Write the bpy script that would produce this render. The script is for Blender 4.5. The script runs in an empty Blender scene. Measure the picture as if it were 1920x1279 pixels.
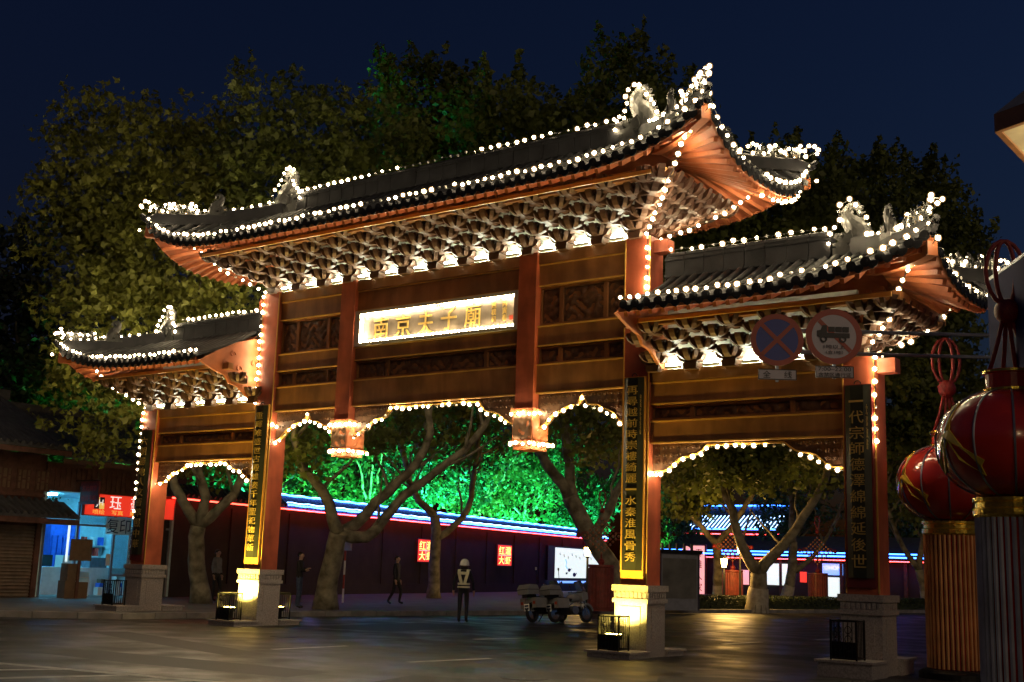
import bpy, bmesh, math, random
import numpy as np
from mathutils import Vector, Matrix, Euler
random.seed(7); rng = np.random.default_rng(7)
R = math.radians
scene = bpy.context.scene
col = scene.collection

# ------------------------------------------------------------------ camera, sky, exposure
cam_d = bpy.data.cameras.new('camera'); cam = bpy.data.objects.new('camera', cam_d); col.objects.link(cam)
def set_camera(loc, yaw, pitch, roll, lens):
    f = Vector((math.sin(yaw)*math.cos(pitch), math.cos(yaw)*math.cos(pitch), math.sin(pitch)))
    r = Vector((math.cos(yaw), -math.sin(yaw), 0)); u = r.cross(f)
    r2 = math.cos(roll)*r + math.sin(roll)*u; u2 = -math.sin(roll)*r + math.cos(roll)*u
    m = Matrix((r2, u2, -f)).transposed().to_4x4(); m.translation = loc
    cam.matrix_world = m
    cam_d.lens = lens; cam_d.sensor_width = 36; cam_d.sensor_fit = 'HORIZONTAL'
    cam_d.clip_start = .1; cam_d.clip_end = 3000
set_camera((17.65, -20.75, 1.65), R(-36.4425), R(10.6386), R(1.9095), 2243.45/1920*36)
scene.camera = cam
world = bpy.data.worlds.new('World'); scene.world = world; world.use_nodes = True
wn = world.node_tree; sky = wn.nodes.new('ShaderNodeTexSky'); sky.sky_type = 'NISHITA'; sky.sun_disc = False
sky.sun_elevation = R(-1.5); sky.sun_rotation = R(40); sky.altitude = 50; sky.air_density = 1.4; sky.dust_density = .6; sky.ozone_density = 4.0
wn.links.new(sky.outputs[0], wn.nodes['Background'].inputs[0]); wn.nodes['Background'].inputs[1].default_value = 0.15
sun_d = bpy.data.lights.new('sun', 'SUN'); sun = bpy.data.objects.new('sun', sun_d); col.objects.link(sun)   # faint warm city glow from the junction
sun_d.energy = .30; sun_d.angle = R(25); sun_d.color = (1,.72,.45)
sun.rotation_euler = Vector((-.80,.50,-.42)).to_track_quat('-Z','Y').to_euler()
scene.view_settings.view_transform = 'Standard'; scene.view_settings.look = 'None'
scene.view_settings.gamma = 1; scene.view_settings.exposure = 0.0
scene.render.engine = 'CYCLES'
scene.cycles.use_denoising = True
scene.cycles.max_bounces = 5; scene.cycles.diffuse_bounces = 3; scene.cycles.glossy_bounces = 3
scene.cycles.sample_clamp_indirect = 4.0
BULB = 190.0          # bulb radiance

# ------------------------------------------------------------------ materials
def mat(name, c, rough=.6, metal=0, vary=.25, scale=6, bump=.0, bscale=None, c2=None, spec=.5, coord='Object', trans=0, coat=0):
    m = bpy.data.materials.new(name); m.use_nodes = True; n = m.node_tree; b = n.nodes['Principled BSDF']
    b.inputs['Roughness'].default_value = rough; b.inputs['Metallic'].default_value = metal
    b.inputs['Specular IOR Level'].default_value = spec
    if trans: b.inputs['Transmission Weight'].default_value = trans
    if coat: b.inputs['Coat Weight'].default_value = coat
    tc = n.nodes.new('ShaderNodeTexCoord'); nz = n.nodes.new('ShaderNodeTexNoise'); nz.inputs['Scale'].default_value = scale
    nz.inputs['Detail'].default_value = 6; n.links.new(tc.outputs[coord], nz.inputs['Vector'])
    mx = n.nodes.new('ShaderNodeMix'); mx.data_type = 'RGBA'
    a = [min(1, x*(1+vary)) for x in c]; d = c2 if c2 else [x*(1-vary) for x in c]
    mx.inputs[6].default_value = (*a, 1); mx.inputs[7].default_value = (*d, 1)
    rp = n.nodes.new('ShaderNodeValToRGB'); rp.color_ramp.elements[0].position = .32; rp.color_ramp.elements[1].position = .68
    n.links.new(nz.outputs['Fac'], rp.inputs['Fac']); n.links.new(rp.outputs['Color'], mx.inputs[0])
    n.links.new(mx.outputs[2], b.inputs['Base Color'])
    if bump:
        n2 = n.nodes.new('ShaderNodeTexNoise'); n2.inputs['Scale'].default_value = bscale or scale*5; n2.inputs['Detail'].default_value = 4
        n.links.new(tc.outputs[coord], n2.inputs['Vector']); bp = n.nodes.new('ShaderNodeBump')
        bp.inputs['Strength'].default_value = bump; bp.inputs['Distance'].default_value = .02
        n.links.new(n2.outputs['Fac'], bp.inputs['Height']); n.links.new(bp.outputs[0], b.inputs['Normal'])
    return m
def emit(name, c, s, base=(.8,.8,.8)):
    m = bpy.data.materials.new(name); m.use_nodes = True; b = m.node_tree.nodes['Principled BSDF']
    b.inputs['Base Color'].default_value = (*base, 1); b.inputs['Emission Color'].default_value = (*c, 1)
    b.inputs['Emission Strength'].default_value = s; return m
M = {}
M['asphalt'] = mat('asphalt', (.024,.0225,.0215), .46, spec=.4, vary=.45, scale=.45, bump=.35, bscale=45)
def asphalt_detail(m):
    n = m.node_tree; b = n.nodes['Principled BSDF']; tc = n.nodes.new('ShaderNodeTexCoord'); L = n.links.new
    dz = n.nodes.new('ShaderNodeTexNoise'); dz.inputs['Scale'].default_value = 1.3; dz.inputs['Detail'].default_value = 5; L(tc.outputs['Object'], dz.inputs['Vector'])
    mv = n.nodes.new('ShaderNodeMix'); mv.data_type = 'VECTOR'; mv.inputs[0].default_value = .35; L(tc.outputs['Object'], mv.inputs[4]); L(dz.outputs['Color'], mv.inputs[5])
    vo = n.nodes.new('ShaderNodeTexVoronoi'); vo.feature = 'DISTANCE_TO_EDGE'; vo.inputs['Scale'].default_value = .42; L(mv.outputs[1], vo.inputs['Vector'])
    cr = n.nodes.new('ShaderNodeMapRange'); cr.inputs['From Max'].default_value = .012; cr.inputs['To Min'].default_value = .35; L(vo.outputs[0], cr.inputs['Value'])
    gr = n.nodes.new('ShaderNodeTexNoise'); gr.inputs['Scale'].default_value = 28; gr.inputs['Detail'].default_value = 8; L(tc.outputs['Object'], gr.inputs['Vector'])
    gm_ = n.nodes.new('ShaderNodeMapRange'); gm_.inputs['From Min'].default_value = .3; gm_.inputs['From Max'].default_value = .7; gm_.inputs['To Min'].default_value = .5; gm_.inputs['To Max'].default_value = 1.5; L(gr.outputs['Fac'], gm_.inputs['Value'])
    mu = n.nodes.new('ShaderNodeMath'); mu.operation = 'MULTIPLY'; L(cr.outputs[0], mu.inputs[0]); L(gm_.outputs[0], mu.inputs[1])
    vm = n.nodes.new('ShaderNodeVectorMath'); vm.operation = 'SCALE'; L(b.inputs['Base Color'].links[0].from_socket, vm.inputs[0]); L(mu.outputs[0], vm.inputs['Scale']); L(vm.outputs[0], b.inputs['Base Color'])
    rn = n.nodes.new('ShaderNodeTexNoise'); rn.inputs['Scale'].default_value = .8; rn.inputs['Detail'].default_value = 7; L(tc.outputs['Object'], rn.inputs['Vector'])
    rr = n.nodes.new('ShaderNodeMapRange'); rr.inputs['From Min'].default_value = .35; rr.inputs['From Max'].default_value = .65; rr.inputs['To Min'].default_value = .30; rr.inputs['To Max'].default_value = .62; L(rn.outputs['Fac'], rr.inputs['Value']); L(rr.outputs[0], b.inputs['Roughness'])
asphalt_detail(M['asphalt'])
def weather(m, k=.55):
    n = m.node_tree; b = n.nodes['Principled BSDF']; tc = n.nodes.new('ShaderNodeTexCoord'); mp = n.nodes.new('ShaderNodeMapping'); mp.inputs['Scale'].default_value = (3.5,3.5,.8); L = n.links.new
    L(tc.outputs['Object'], mp.inputs['Vector']); nz = n.nodes.new('ShaderNodeTexNoise'); nz.inputs['Scale'].default_value = 1.0; nz.inputs['Detail'].default_value = 8; L(mp.outputs[0], nz.inputs['Vector'])
    rg = n.nodes.new('ShaderNodeMapRange'); rg.inputs['From Min'].default_value = .38; rg.inputs['From Max'].default_value = .6; rg.inputs['To Min'].default_value = k; rg.inputs['To Max'].default_value = 1.1; L(nz.outputs['Fac'], rg.inputs['Value'])
    vm = n.nodes.new('ShaderNodeVectorMath'); vm.operation = 'SCALE'; L(b.inputs['Base Color'].links[0].from_socket, vm.inputs[0]); L(rg.outputs[0], vm.inputs['Scale']); L(vm.outputs[0], b.inputs['Base Color'])
M['patch'] = mat('tar_patch', (.010,.010,.011), .55, spec=.3, vary=.4, scale=1.5, bump=.3, bscale=50)
M['paving'] = mat('paving', (.11,.105,.10), .7, scale=1.2, bump=.3)
M['kerb'] = mat('kerb', (.22,.21,.2), .7, scale=3, bump=.3)
M['paint'] = mat('road_paint', (.55,.54,.5), .6, vary=.35, scale=4)
M['redcol'] = mat('red_column_paint', (.42,.10,.045), .5, vary=.3, scale=1.7, bump=.15, bscale=14)
M['beam'] = mat('brown_beam_paint', (.30,.135,.045), .55, vary=.32, scale=1.3, bump=.15, bscale=11)
weather(M['redcol'], .82); weather(M['beam'], .78)
M['trim'] = mat('gilded_trim', (.62,.36,.08), .35, vary=.15, scale=4)
M['carve'] = mat('carved_wood', (.13,.065,.03), .55, vary=.4, scale=9)
M['granite'] = mat('granite', (.34,.31,.29), .6, vary=.3, scale=38, bump=.15, bscale=90)
M['tile'] = mat('grey_roof_tile', (.022,.022,.025), .6, spec=.25, vary=.35, scale=3.5, bump=.2, bscale=25)
M['soffit'] = mat('red_soffit', (.42,.12,.05), .6, vary=.2, scale=3)
M['rafter'] = mat('rafter_paint', (.45,.14,.05), .55, vary=.2, scale=3)
M['bracket'] = mat('bracket_paint', (.10,.048,.028), .55, vary=.3, scale=5)
M['bpanel'] = mat('cream_board', (.6,.57,.48), .7, vary=.1, scale=4)
M['stone_fig'] = mat('ridge_ceramic', (.045,.045,.042), .45, vary=.35, scale=9, bump=.6, bscale=18)
M['black_lac'] = mat('black_lacquer', (.032,.034,.02), .4, vary=.3, scale=3)
M['gold'] = mat('gold_leaf', (.78,.55,.16), .35, metal=.4, vary=.12, scale=12)
M['orangewood'] = mat('orange_backing', (.62,.30,.05), .5, vary=.15, scale=3)
M['plaquewood'] = mat('plaque_wood', (.16,.13,.10), .4, vary=.45, scale=2.5)
M['iron'] = mat('black_iron', (.02,.02,.02), .5, metal=.6, vary=.2)
M['wire'] = mat('cable_sheath', (.03,.03,.03), .6, vary=.1)
M['bark'] = mat('plane_bark', (.27,.24,.165), .85, vary=.25, scale=3.0, bump=.9, bscale=7, c2=(.085,.07,.042))
M['lime'] = mat('limewash', (.42,.38,.30), .9, vary=.25, scale=6, bump=.3)
M['leafA'] = mat('leaf_olive', (.15,.18,.034), .55, vary=.45, scale=.5)
M['leafB'] = mat('leaf_yellow_green', (.19,.20,.03), .55, vary=.4, scale=.6)
M['leafC'] = mat('leaf_green', (.06,.11,.03), .55, vary=.4, scale=.6)
M['leafD'] = mat('leaf_dark', (.035,.05,.03), .6, vary=.3, scale=.6)
for k_ in ('leafA','leafB','leafC','leafD'):
    nt = M[k_].node_tree; pb_ = nt.nodes['Principled BSDF']; tl_ = nt.nodes.new('ShaderNodeBsdfTranslucent'); mx_ = nt.nodes.new('ShaderNodeMixShader'); mx_.inputs[0].default_value = .38
    nt.links.new(pb_.inputs['Base Color'].links[0].from_socket, tl_.inputs[0]); nt.links.new(pb_.outputs[0], mx_.inputs[1]); nt.links.new(tl_.outputs[0], mx_.inputs[2]); nt.links.new(mx_.outputs[0], nt.nodes['Material Output'].inputs[0])
M['hedge'] = mat('hedge_leaf', (.035,.05,.02), .6, vary=.4, scale=4)
M['bulb'] = emit('lit_bulb', (1,.79,.47), BULB)
gm = bpy.data.materials.new('bulb_halo'); gm.use_nodes = True; gn = gm.node_tree; gn.nodes.clear()  # added see-through shell; its warm emission paints a bloom halo round each lit bulb
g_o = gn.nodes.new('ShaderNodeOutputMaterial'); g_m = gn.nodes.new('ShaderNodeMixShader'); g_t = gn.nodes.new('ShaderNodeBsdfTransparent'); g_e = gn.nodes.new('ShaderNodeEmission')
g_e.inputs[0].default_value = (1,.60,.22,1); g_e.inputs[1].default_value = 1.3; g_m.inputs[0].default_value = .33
gn.links.new(g_t.outputs[0], g_m.inputs[1]); gn.links.new(g_e.outputs[0], g_m.inputs[2]); gn.links.new(g_m.outputs[0], g_o.inputs[0]); gm.cycles.emission_sampling = 'NONE'; M['halo'] = gm
M['bulb_off'] = mat('unlit_bulb_glass', (.8,.78,.72), .15, vary=.05)
M['tubelamp'] = emit('bracket_lamp', (.95,1,.74), 130)
M['flood'] = emit('yellow_flood_lens', (1,.72,.12), 60)
M['wallplaster'] = mat('dark_plaster', (.035,.024,.02), .85, vary=.25, scale=1.2, bump=.2)
M['walltile'] = mat('wall_tile', (.06,.06,.065), .6, vary=.3, scale=4)
M['neonblue'] = emit('blue_neon', (.03,.17,1), 14)
M['neonwhite'] = emit('pale_blue_neon', (.3,.55,1), 9)
M['neonred'] = emit('red_neon', (1,.05,.03), 10)
M['redsign'] = emit('red_lightbox', (1,.05,.03), 1.1, (.5,.03,.02))
M['yellowtxt'] = emit('yellow_lettering', (1,.8,.15), 2.5)
M['whitebox'] = emit('white_lightbox', (.85,.97,.93), .95)
M['pinkbox'] = emit('pink_lightbox', (1,.36,.34), 1.1)
M['bluebox'] = emit('blue_lightbox', (.12,.33,1), 1.5)
M['cyanwall'] = mat('shop_wall', (.55,.75,.8), .7, vary=.1)
M['shoplamp'] = emit('shop_tube', (.14,.68,1), 105)
M['shopred'] = mat('shop_sign_red', (.62,.035,.02), .5, vary=.08)
M['shopredlit'] = emit('shop_sign_face', (1,.045,.02), .75, (.6,.04,.02))
M['white'] = mat('white_paint', (.75,.75,.74), .5, vary=.08)
M['whitelit'] = emit('lit_white_letters', (1,.9,.82), .9)
M['yellowlit'] = emit('lit_yellow_letters', (1,.55,.05), .7)
M['darkred'] = mat('dark_red_board', (.16,.02,.018), .5, vary=.2)
M['shutter'] = mat('roller_shutter', (.22,.16,.11), .5, metal=.3, vary=.2, scale=4)
M['oldwood'] = mat('old_wood', (.11,.045,.03), .7, vary=.35, scale=4)
M['glass'] = mat('shop_glass', (.6,.8,.85), .05, vary=.02, trans=.92)
M['darkglass'] = mat('dark_glass', (.02,.03,.035), .08, vary=.1)
M['boothposter'] = mat('grey_poster', (.14,.14,.13), .3, vary=.3, scale=1.5)
M['card'] = mat('cardboard', (.16,.10,.055), .8, vary=.15)
M['paper'] = mat('paper', (.8,.8,.78), .8, vary=.05)
pm_ = bpy.data.materials.new('backlit_paper'); pm_.use_nodes = True; pn_ = pm_.node_tree; tl = pn_.nodes.new('ShaderNodeBsdfTranslucent'); tl.inputs[0].default_value = (.85,.85,.82,1); mxs = pn_.nodes.new('ShaderNodeMixShader'); mxs.inputs[0].default_value = .6
pn_.nodes['Principled BSDF'].inputs['Base Color'].default_value = (.8,.8,.78,1); pn_.links.new(pn_.nodes['Principled BSDF'].outputs[0], mxs.inputs[1]); pn_.links.new(tl.outputs[0], mxs.inputs[2]); pn_.links.new(mxs.outputs[0], pn_.nodes['Material Output'].inputs[0]); M['backpaper'] = pm_
M['ink'] = mat('ink', (.02,.03,.08), .7, vary=.05)
M['blueplastic'] = mat('blue_plastic', (.03,.12,.6), .4, vary=.15)
M['signred'] = mat('sign_red', (.36,.04,.018), .4, vary=.08)
M['signblue'] = mat('sign_blue', (.012,.035,.30), .4, vary=.08)
M['signwhite'] = mat('sign_white', (.52,.50,.56), .45, vary=.05)
M['signblack'] = mat('sign_black', (.02,.02,.025), .5, vary=.05)
M['steel'] = mat('grey_steel', (.25,.27,.32), .4, metal=.7, vary=.15)
M['panelblue'] = mat('pale_violet_panel', (.04,.045,.14), .8, spec=.1, vary=.08, scale=1.5)
M['redlac'] = mat('red_lantern_skin', (.40,.022,.014), .22, vary=.15, scale=2, coat=.5)
M['goldfoil'] = mat('gold_foil', (.80,.55,.08), .22, metal=.85, vary=.2, scale=8, bump=.4, bscale=14)
M['yellowp'] = mat('yellow_paint', (.6,.42,.03), .5, vary=.1)
M['redrope'] = mat('red_rope', (.22,.012,.012), .5, vary=.2, scale=20, bump=.5, bscale=60)
M['knotbead'] = mat('copper_bead', (.45,.2,.1), .3, metal=.5, vary=.2)
M['lamplight'] = emit('lantern_lamp_glass', (1,.55,.12), 16)
M['skin'] = mat('skin', (.48,.29,.2), .55, vary=.08)
M['hair'] = mat('black_hair', (.012,.01,.01), .5, vary=.2)
M['navy'] = mat('navy_uniform', (.012,.014,.025), .75, vary=.2, scale=15)
M['blackcloth'] = mat('black_cloth', (.014,.013,.014), .8, vary=.2, scale=15)
M['jeans'] = mat('blue_jeans', (.05,.07,.13), .8, vary=.25, scale=15)
M['greycloth'] = mat('grey_cloth', (.16,.16,.17), .8, vary=.2, scale=15)
M['vest'] = mat('pale_reflective_vest', (.75,.72,.52), .5, vary=.1, scale=10)
M['helmetw'] = mat('helmet_white', (.8,.8,.76), .25, vary=.05)
M['rubber'] = mat('rubber', (.015,.015,.015), .7, vary=.15)
M['bikewhite'] = mat('white_fairing', (.25,.25,.25), .25, vary=.06)
M['chrome'] = mat('chrome', (.6,.6,.6), .18, metal=1, vary=.05)
M['woodbrown'] = mat('varnished_fascia', (.33,.16,.075), .45, vary=.25, scale=6)
M['cream'] = mat('cream_soffit', (.72,.62,.42), .7, vary=.2, scale=3)
M['slate'] = mat('slate_canopy', (.20,.21,.25), .6, vary=.15, scale=5)
M['rod2'] = mat('steel_rod', (.55,.56,.62), .3, metal=.5, vary=.3, scale=1.5)
M['rod'] = mat('red_metal_rod', (.72,.36,.14), .3, metal=.5, vary=.35, scale=1.5)
M['drum'] = mat('red_ribbed_drum', (.20,.035,.025), .45, vary=.3, scale=6)

# ------------------------------------------------------------------ mesh helpers
def origin(o):
    v = Vector((0,0,0))
    while o is not None: v = v + o.location; o = o.parent
    return v
class MB:
    def __init__(s): s.v = []; s.f = []; s.m = []; s.cur = 0
    def add(s, vs, fs):
        o = len(s.v); s.v += [tuple(p) for p in vs]; s.f += [tuple(i+o for i in f) for f in fs]; s.m += [s.cur]*len(fs); return s
    def box(s, x0, x1, y0, y1, z0, z1):
        return s.add([(x0,y0,z0),(x1,y0,z0),(x1,y1,z0),(x0,y1,z0),(x0,y0,z1),(x1,y0,z1),(x1,y1,z1),(x0,y1,z1)],
              [(3,2,1,0),(4,5,6,7),(0,1,5,4),(1,2,6,5),(2,3,7,6),(3,0,4,7)])
    def cbox(s, c, d): return s.box(c[0]-d[0]/2, c[0]+d[0]/2, c[1]-d[1]/2, c[1]+d[1]/2, c[2]-d[2]/2, c[2]+d[2]/2)
    def bar(s, a, b, w, h, up=(0,0,1)):
        a = Vector(a); b = Vector(b); d = (b-a).normalized(); u = Vector(up); r = d.cross(u)
        if r.length < 1e-4: r = d.cross(Vector((0,1,0)))
        r.normalize(); u = r.cross(d)
        vs = [p + r*sx*w/2 + u*sz*h/2 for p in (a, b) for sx, sz in ((-1,-1),(1,-1),(1,1),(-1,1))]
        return s.add(vs, [(3,2,1,0),(4,5,6,7),(0,1,5,4),(1,2,6,5),(2,3,7,6),(3,0,4,7)])
    def sweep(s, pts, w, h, up=(0,0,1)):
        pts = [Vector(p) for p in pts]; n = len(pts); vs = []; fs = []
        for i, p in enumerate(pts):
            d = (pts[min(i+1,n-1)] - pts[max(i-1,0)]).normalized(); r = d.cross(Vector(up)).normalized(); u = r.cross(d)
            ww = w[i] if isinstance(w,(list,tuple)) else w; hh = h[i] if isinstance(h,(list,tuple)) else h
            vs += [p - r*ww/2, p + r*ww/2, p + r*ww/2 + u*hh, p - r*ww/2 + u*hh]
        for i in range(n-1):
            a = 4*i
            for k in range(4): fs.append((a+k, a+(k+1)%4, a+4+(k+1)%4, a+4+k))
        fs += [(3,2,1,0), tuple(4*(n-1)+k for k in range(4))]
        return s.add(vs, fs)
    def prism(s, poly, d0, d1, fn):
        n = len(poly); vs = [fn(a,b,d0) for a,b in poly] + [fn(a,b,d1) for a,b in poly]
        fs = [tuple(range(n)), tuple(range(2*n-1, n-1, -1))] + [(i, i+n, (i+1)%n+n, (i+1)%n) for i in range(n)]
        return s.add(vs, fs)
    def tube(s, pts, rad, n=8, cap=True):
        pts = [Vector(p) for p in pts]; k = len(pts); vs = []; fs = []
        ref = None
        for i, p in enumerate(pts):
            d = (pts[min(i+1,k-1)] - pts[max(i-1,0)]).normalized()
            if ref is None: ref = d.orthogonal().normalized()
            r = (ref - d*ref.dot(d)).normalized(); ref = r; u = d.cross(r)
            q = rad[i] if isinstance(rad,(list,tuple)) else rad
            vs += [p + (r*math.cos(2*math.pi*j/n) + u*math.sin(2*math.pi*j/n))*q for j in range(n)]
        for i in range(k-1):
            for j in range(n): fs.append((i*n+j, i*n+(j+1)%n, (i+1)*n+(j+1)%n, (i+1)*n+j))
        if cap: fs += [tuple(range(n-1,-1,-1)), tuple((k-1)*n+j for j in range(n))]
        return s.add(vs, fs)
    def lathe(s, prof, n=16, c=(0,0,0)):
        vs = [(c[0]+r*math.cos(2*math.pi*j/n), c[1]+r*math.sin(2*math.pi*j/n), c[2]+z) for r,z in prof for j in range(n)]
        fs = [(i*n+j, i*n+(j+1)%n, (i+1)*n+(j+1)%n, (i+1)*n+j) for i in range(len(prof)-1) for j in range(n)]
        fs += [tuple(range(n-1,-1,-1)), tuple((len(prof)-1)*n+j for j in range(n))]
        return s.add(vs, fs)
    def ball(s, c, r, n=8, m=6):
        if not isinstance(r,(tuple,list)): r = (r,r,r)
        vs = [(c[0]+r[0]*math.sin(math.pi*i/m)*math.cos(2*math.pi*j/n), c[1]+r[1]*math.sin(math.pi*i/m)*math.sin(2*math.pi*j/n), c[2]-r[2]*math.cos(math.pi*i/m)) for i in range(1,m) for j in range(n)]
        o = len(vs); vs += [(c[0],c[1],c[2]-r[2]), (c[0],c[1],c[2]+r[2])]
        fs = [(i*n+j, i*n+(j+1)%n, (i+1)*n+(j+1)%n, (i+1)*n+j) for i in range(m-2) for j in range(n)]
        fs += [(o, (j+1)%n, j) for j in range(n)] + [(o+1, (m-2)*n+j, (m-2)*n+(j+1)%n) for j in range(n)]
        return s.add(vs, fs)
    def grid(s, fn, nu, nv):
        vs = [fn(i/nu, j/nv) for j in range(nv+1) for i in range(nu+1)]
        fs = [(j*(nu+1)+i, j*(nu+1)+i+1, (j+1)*(nu+1)+i+1, (j+1)*(nu+1)+i) for j in range(nv) for i in range(nu)]
        return s.add(vs, fs)
    def mesh(s, name, mats, off=Vector((0,0,0)), smooth=False):
        me = bpy.data.meshes.new(name); me.from_pydata([tuple(Vector(p)-off) for p in s.v], [], s.f)
        mats = mats if isinstance(mats,(list,tuple)) else [mats]
        for m in mats: me.materials.append(M[m] if isinstance(m,str) else m)
        if len(mats) > 1: me.polygons.foreach_set('material_index', s.m)
        bm = bmesh.new(); bm.from_mesh(me); bmesh.ops.recalc_face_normals(bm, faces=bm.faces); bm.to_mesh(me); bm.free()
        if smooth: me.polygons.foreach_set('use_smooth', [True]*len(me.polygons))
        me.update(); return me
    def build(s, name, mats, parent=None, smooth=False, local=False):
        off = Vector((0,0,0)) if (local or parent is None) else origin(parent)
        o = bpy.data.objects.new(name, s.mesh(name, mats, off, smooth)); col.objects.link(o); o.parent = parent; return o
def inst(name, me, parent, loc, rot=(0,0,0), scale=(1,1,1)):
    o = bpy.data.objects.new(name, me); col.objects.link(o); o.parent = parent
    o.location = Vector(loc) - (origin(parent) if parent else Vector((0,0,0))); o.rotation_euler = rot; o.scale = scale; return o
def tag(o, label=None, cat=None, group=None, kind=None):
    if label: o['label'] = label
    if cat: o['category'] = cat
    if group: o['group'] = group
    if kind: o['kind'] = kind
    return o
def empty(name, loc, label=None, cat=None, group=None, rz=0):
    o = bpy.data.objects.new(name, None); col.objects.link(o); o.location = loc; o.rotation_euler = (0,0,rz); o.empty_display_size = .2
    return tag(o, label, cat, group)
def part(parent, name, mats, fn, smooth=False, local=False):
    b = MB(); fn(b); return b.build(name, mats, parent, smooth, local)
def text_mesh(txt, size, depth=.006, spacing=1.0, line=1.0):
    cu = bpy.data.curves.new('lettering', 'FONT'); cu.body = txt; cu.size = size; cu.extrude = depth
    cu.align_x = 'CENTER'; cu.align_y = 'CENTER'; cu.space_line = line; cu.space_character = spacing; cu.resolution_u = 3
    o = bpy.data.objects.new('lettering', cu)
    me = bpy.data.meshes.new_from_object(o)
    bpy.data.objects.remove(o); bpy.data.curves.remove(cu); me.name = 'lettering'; return me
def lettering(parent, txt, size, center, mat_, fit=None, rot=(math.pi/2,0,0), depth=.006, vertical=False, line=1.0, spacing=1.0, name='lettering'):
    body = '\n'.join(txt) if vertical else txt
    me = text_mesh(body, size, depth, spacing, line)
    co = np.array([v.co for v in me.vertices]); lo = co.min(0); hi = co.max(0); c = (lo+hi)/2
    sx = sy = 1
    if fit: sx = fit[0]/(hi[0]-lo[0]); sy = fit[1]/(hi[1]-lo[1])
    for v in me.vertices: v.co = ((v.co.x-c[0])*sx, (v.co.y-c[1])*sy, v.co.z)
    me.materials.clear(); me.materials.append(M[mat_])
    o = bpy.data.objects.new(name, me); col.objects.link(o); o.parent = parent
    o.location = Vector(center) - (origin(parent) if parent else Vector((0,0,0))); o.rotation_euler = rot; return o
BULB_ME = {}
def bulb_mesh(r, lit):
    k = (r, lit)
    if k not in BULB_ME:
        bm = bmesh.new(); bmesh.ops.create_icosphere(bm, subdivisions=1 if lit else 2, radius=r if lit else r*.85)
        if lit:
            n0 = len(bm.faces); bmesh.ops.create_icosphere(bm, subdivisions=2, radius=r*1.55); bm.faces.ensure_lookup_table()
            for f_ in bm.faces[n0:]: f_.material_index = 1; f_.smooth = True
        me = bpy.data.meshes.new('bulb'); bm.to_mesh(me); bm.free()
        me.materials.append(M['bulb'] if lit else M['bulb_off'])
        if lit: me.materials.append(M['halo'])
        BULB_ME[k] = me
    return BULB_ME[k]
def resample(pts, step):
    pts = [Vector(p) for p in pts]; L = [0]
    for a, b in zip(pts, pts[1:]): L.append(L[-1] + (b-a).length)
    n = max(1, round(L[-1]/step)); out = []
    for k in range(n+1):
        d = L[-1]*k/n; i = max(j for j in range(len(L)) if L[j] <= d+1e-9); i = min(i, len(pts)-2)
        t = (d-L[i])/max(1e-9, L[i+1]-L[i]); out.append(pts[i].lerp(pts[i+1], t))
    return out
def light_string(pts, label, step=.25, off=.12, r=.036, group='bulb strings on the gate', dark=(), jit=.022):
    root = empty('light_string', pts[0], label, 'string lights', group)
    ps = resample(pts, step)
    part(root, 'cable', 'wire', lambda b: b.tube(ps if len(ps) > 1 else pts, .009, 4))
    for i, p in enumerate(ps):
        lit = random.random() >= off and not any(a <= i/len(ps) <= c for a, c in dark)
        q = p + Vector((random.uniform(-jit,jit), random.uniform(-jit,jit), random.uniform(-jit,jit)))
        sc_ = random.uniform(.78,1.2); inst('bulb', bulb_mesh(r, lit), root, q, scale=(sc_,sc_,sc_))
    return root

# ------------------------------------------------------------------ ground
def sheet(name, poly, z, m, label=None, thick=0):
    b = MB()
    if thick: b.prism([(x,y) for x,y in poly], z-thick, z, lambda a,c,d: (a,c,d))
    else: b.add([(x,y,z) for x,y in poly], [tuple(range(len(poly)))])
    return tag(b.build(name, m), label, kind='structure')
sheet('road', [(-600,-600),(600,-600),(600,600),(-600,600)], 0, 'asphalt', 'dark asphalt road running under the gate')
KERB = [(-26,-9),(-15,-6.5),(-10.5,-4),(-8.5,-1.5),(-8.3,4.4),(-7.2,11),(-6.2,22),(-2.3,39),(2.5,58),(10,85)]
pav = KERB + [(-60,120),(-60,-9)]
kerb_in = [(x-.22,y+.03) for x,y in KERB]
pv = MB(); pv.add([(x,y,.14) for x,y in kerb_in + [(-60,120),(-60,-9)]], [tuple(range(len(pav)))])
tag(pv.build('pavement', 'paving'), 'dark paved footway beside the long wall', kind='structure')
kb = empty('kerb', (0,0,0)); tag(kb, 'pale stone kerb edging the footway', kind='structure')
for (a, b2), (c, d) in zip(zip(KERB, KERB[1:]), zip(kerb_in, kerb_in[1:])):
    n = max(1, round((Vector(b2)-Vector(a)).length/1.0))
    for i in range(n):
        p0 = Vector(a).lerp(Vector(b2), (i+.01)/n); p1 = Vector(a).lerp(Vector(b2), (i+.99)/n); q0 = Vector(c).lerp(Vector(d), (i+.01)/n); q1 = Vector(c).lerp(Vector(d), (i+.99)/n)
        if p0.y > 60: continue
        m = MB(); m.prism([tuple(p0),tuple(p1),tuple(q1),tuple(q0)], 0, .15+random.uniform(-.006,.006), lambda x,y,z: (x,y,z)); m.build('kerb_stone', 'kerb', kb)
marks = [((.83,-5.05),(.84,-3.1),.15),((4.05,-4.97),(4.31,-3.01),.15),((.71,1.11),(1.03,2.67),.15),((4.61,5.66),(4.73,7.56),.15),((1.85,10.3),(1.98,11.9),.15),((5.09,10.1),(5.2,11.4),.15),
         ((.2,-10.66),(5.6,-9.58),.2),((1.2,-12.6),(2.2,-10.3),.2),((2.4,-13),(3.4,-10.1),.2),((3.6,-13),(4.5,-9.9),.2),((.1,-12.2),(1.1,-10.55),.2)]
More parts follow.
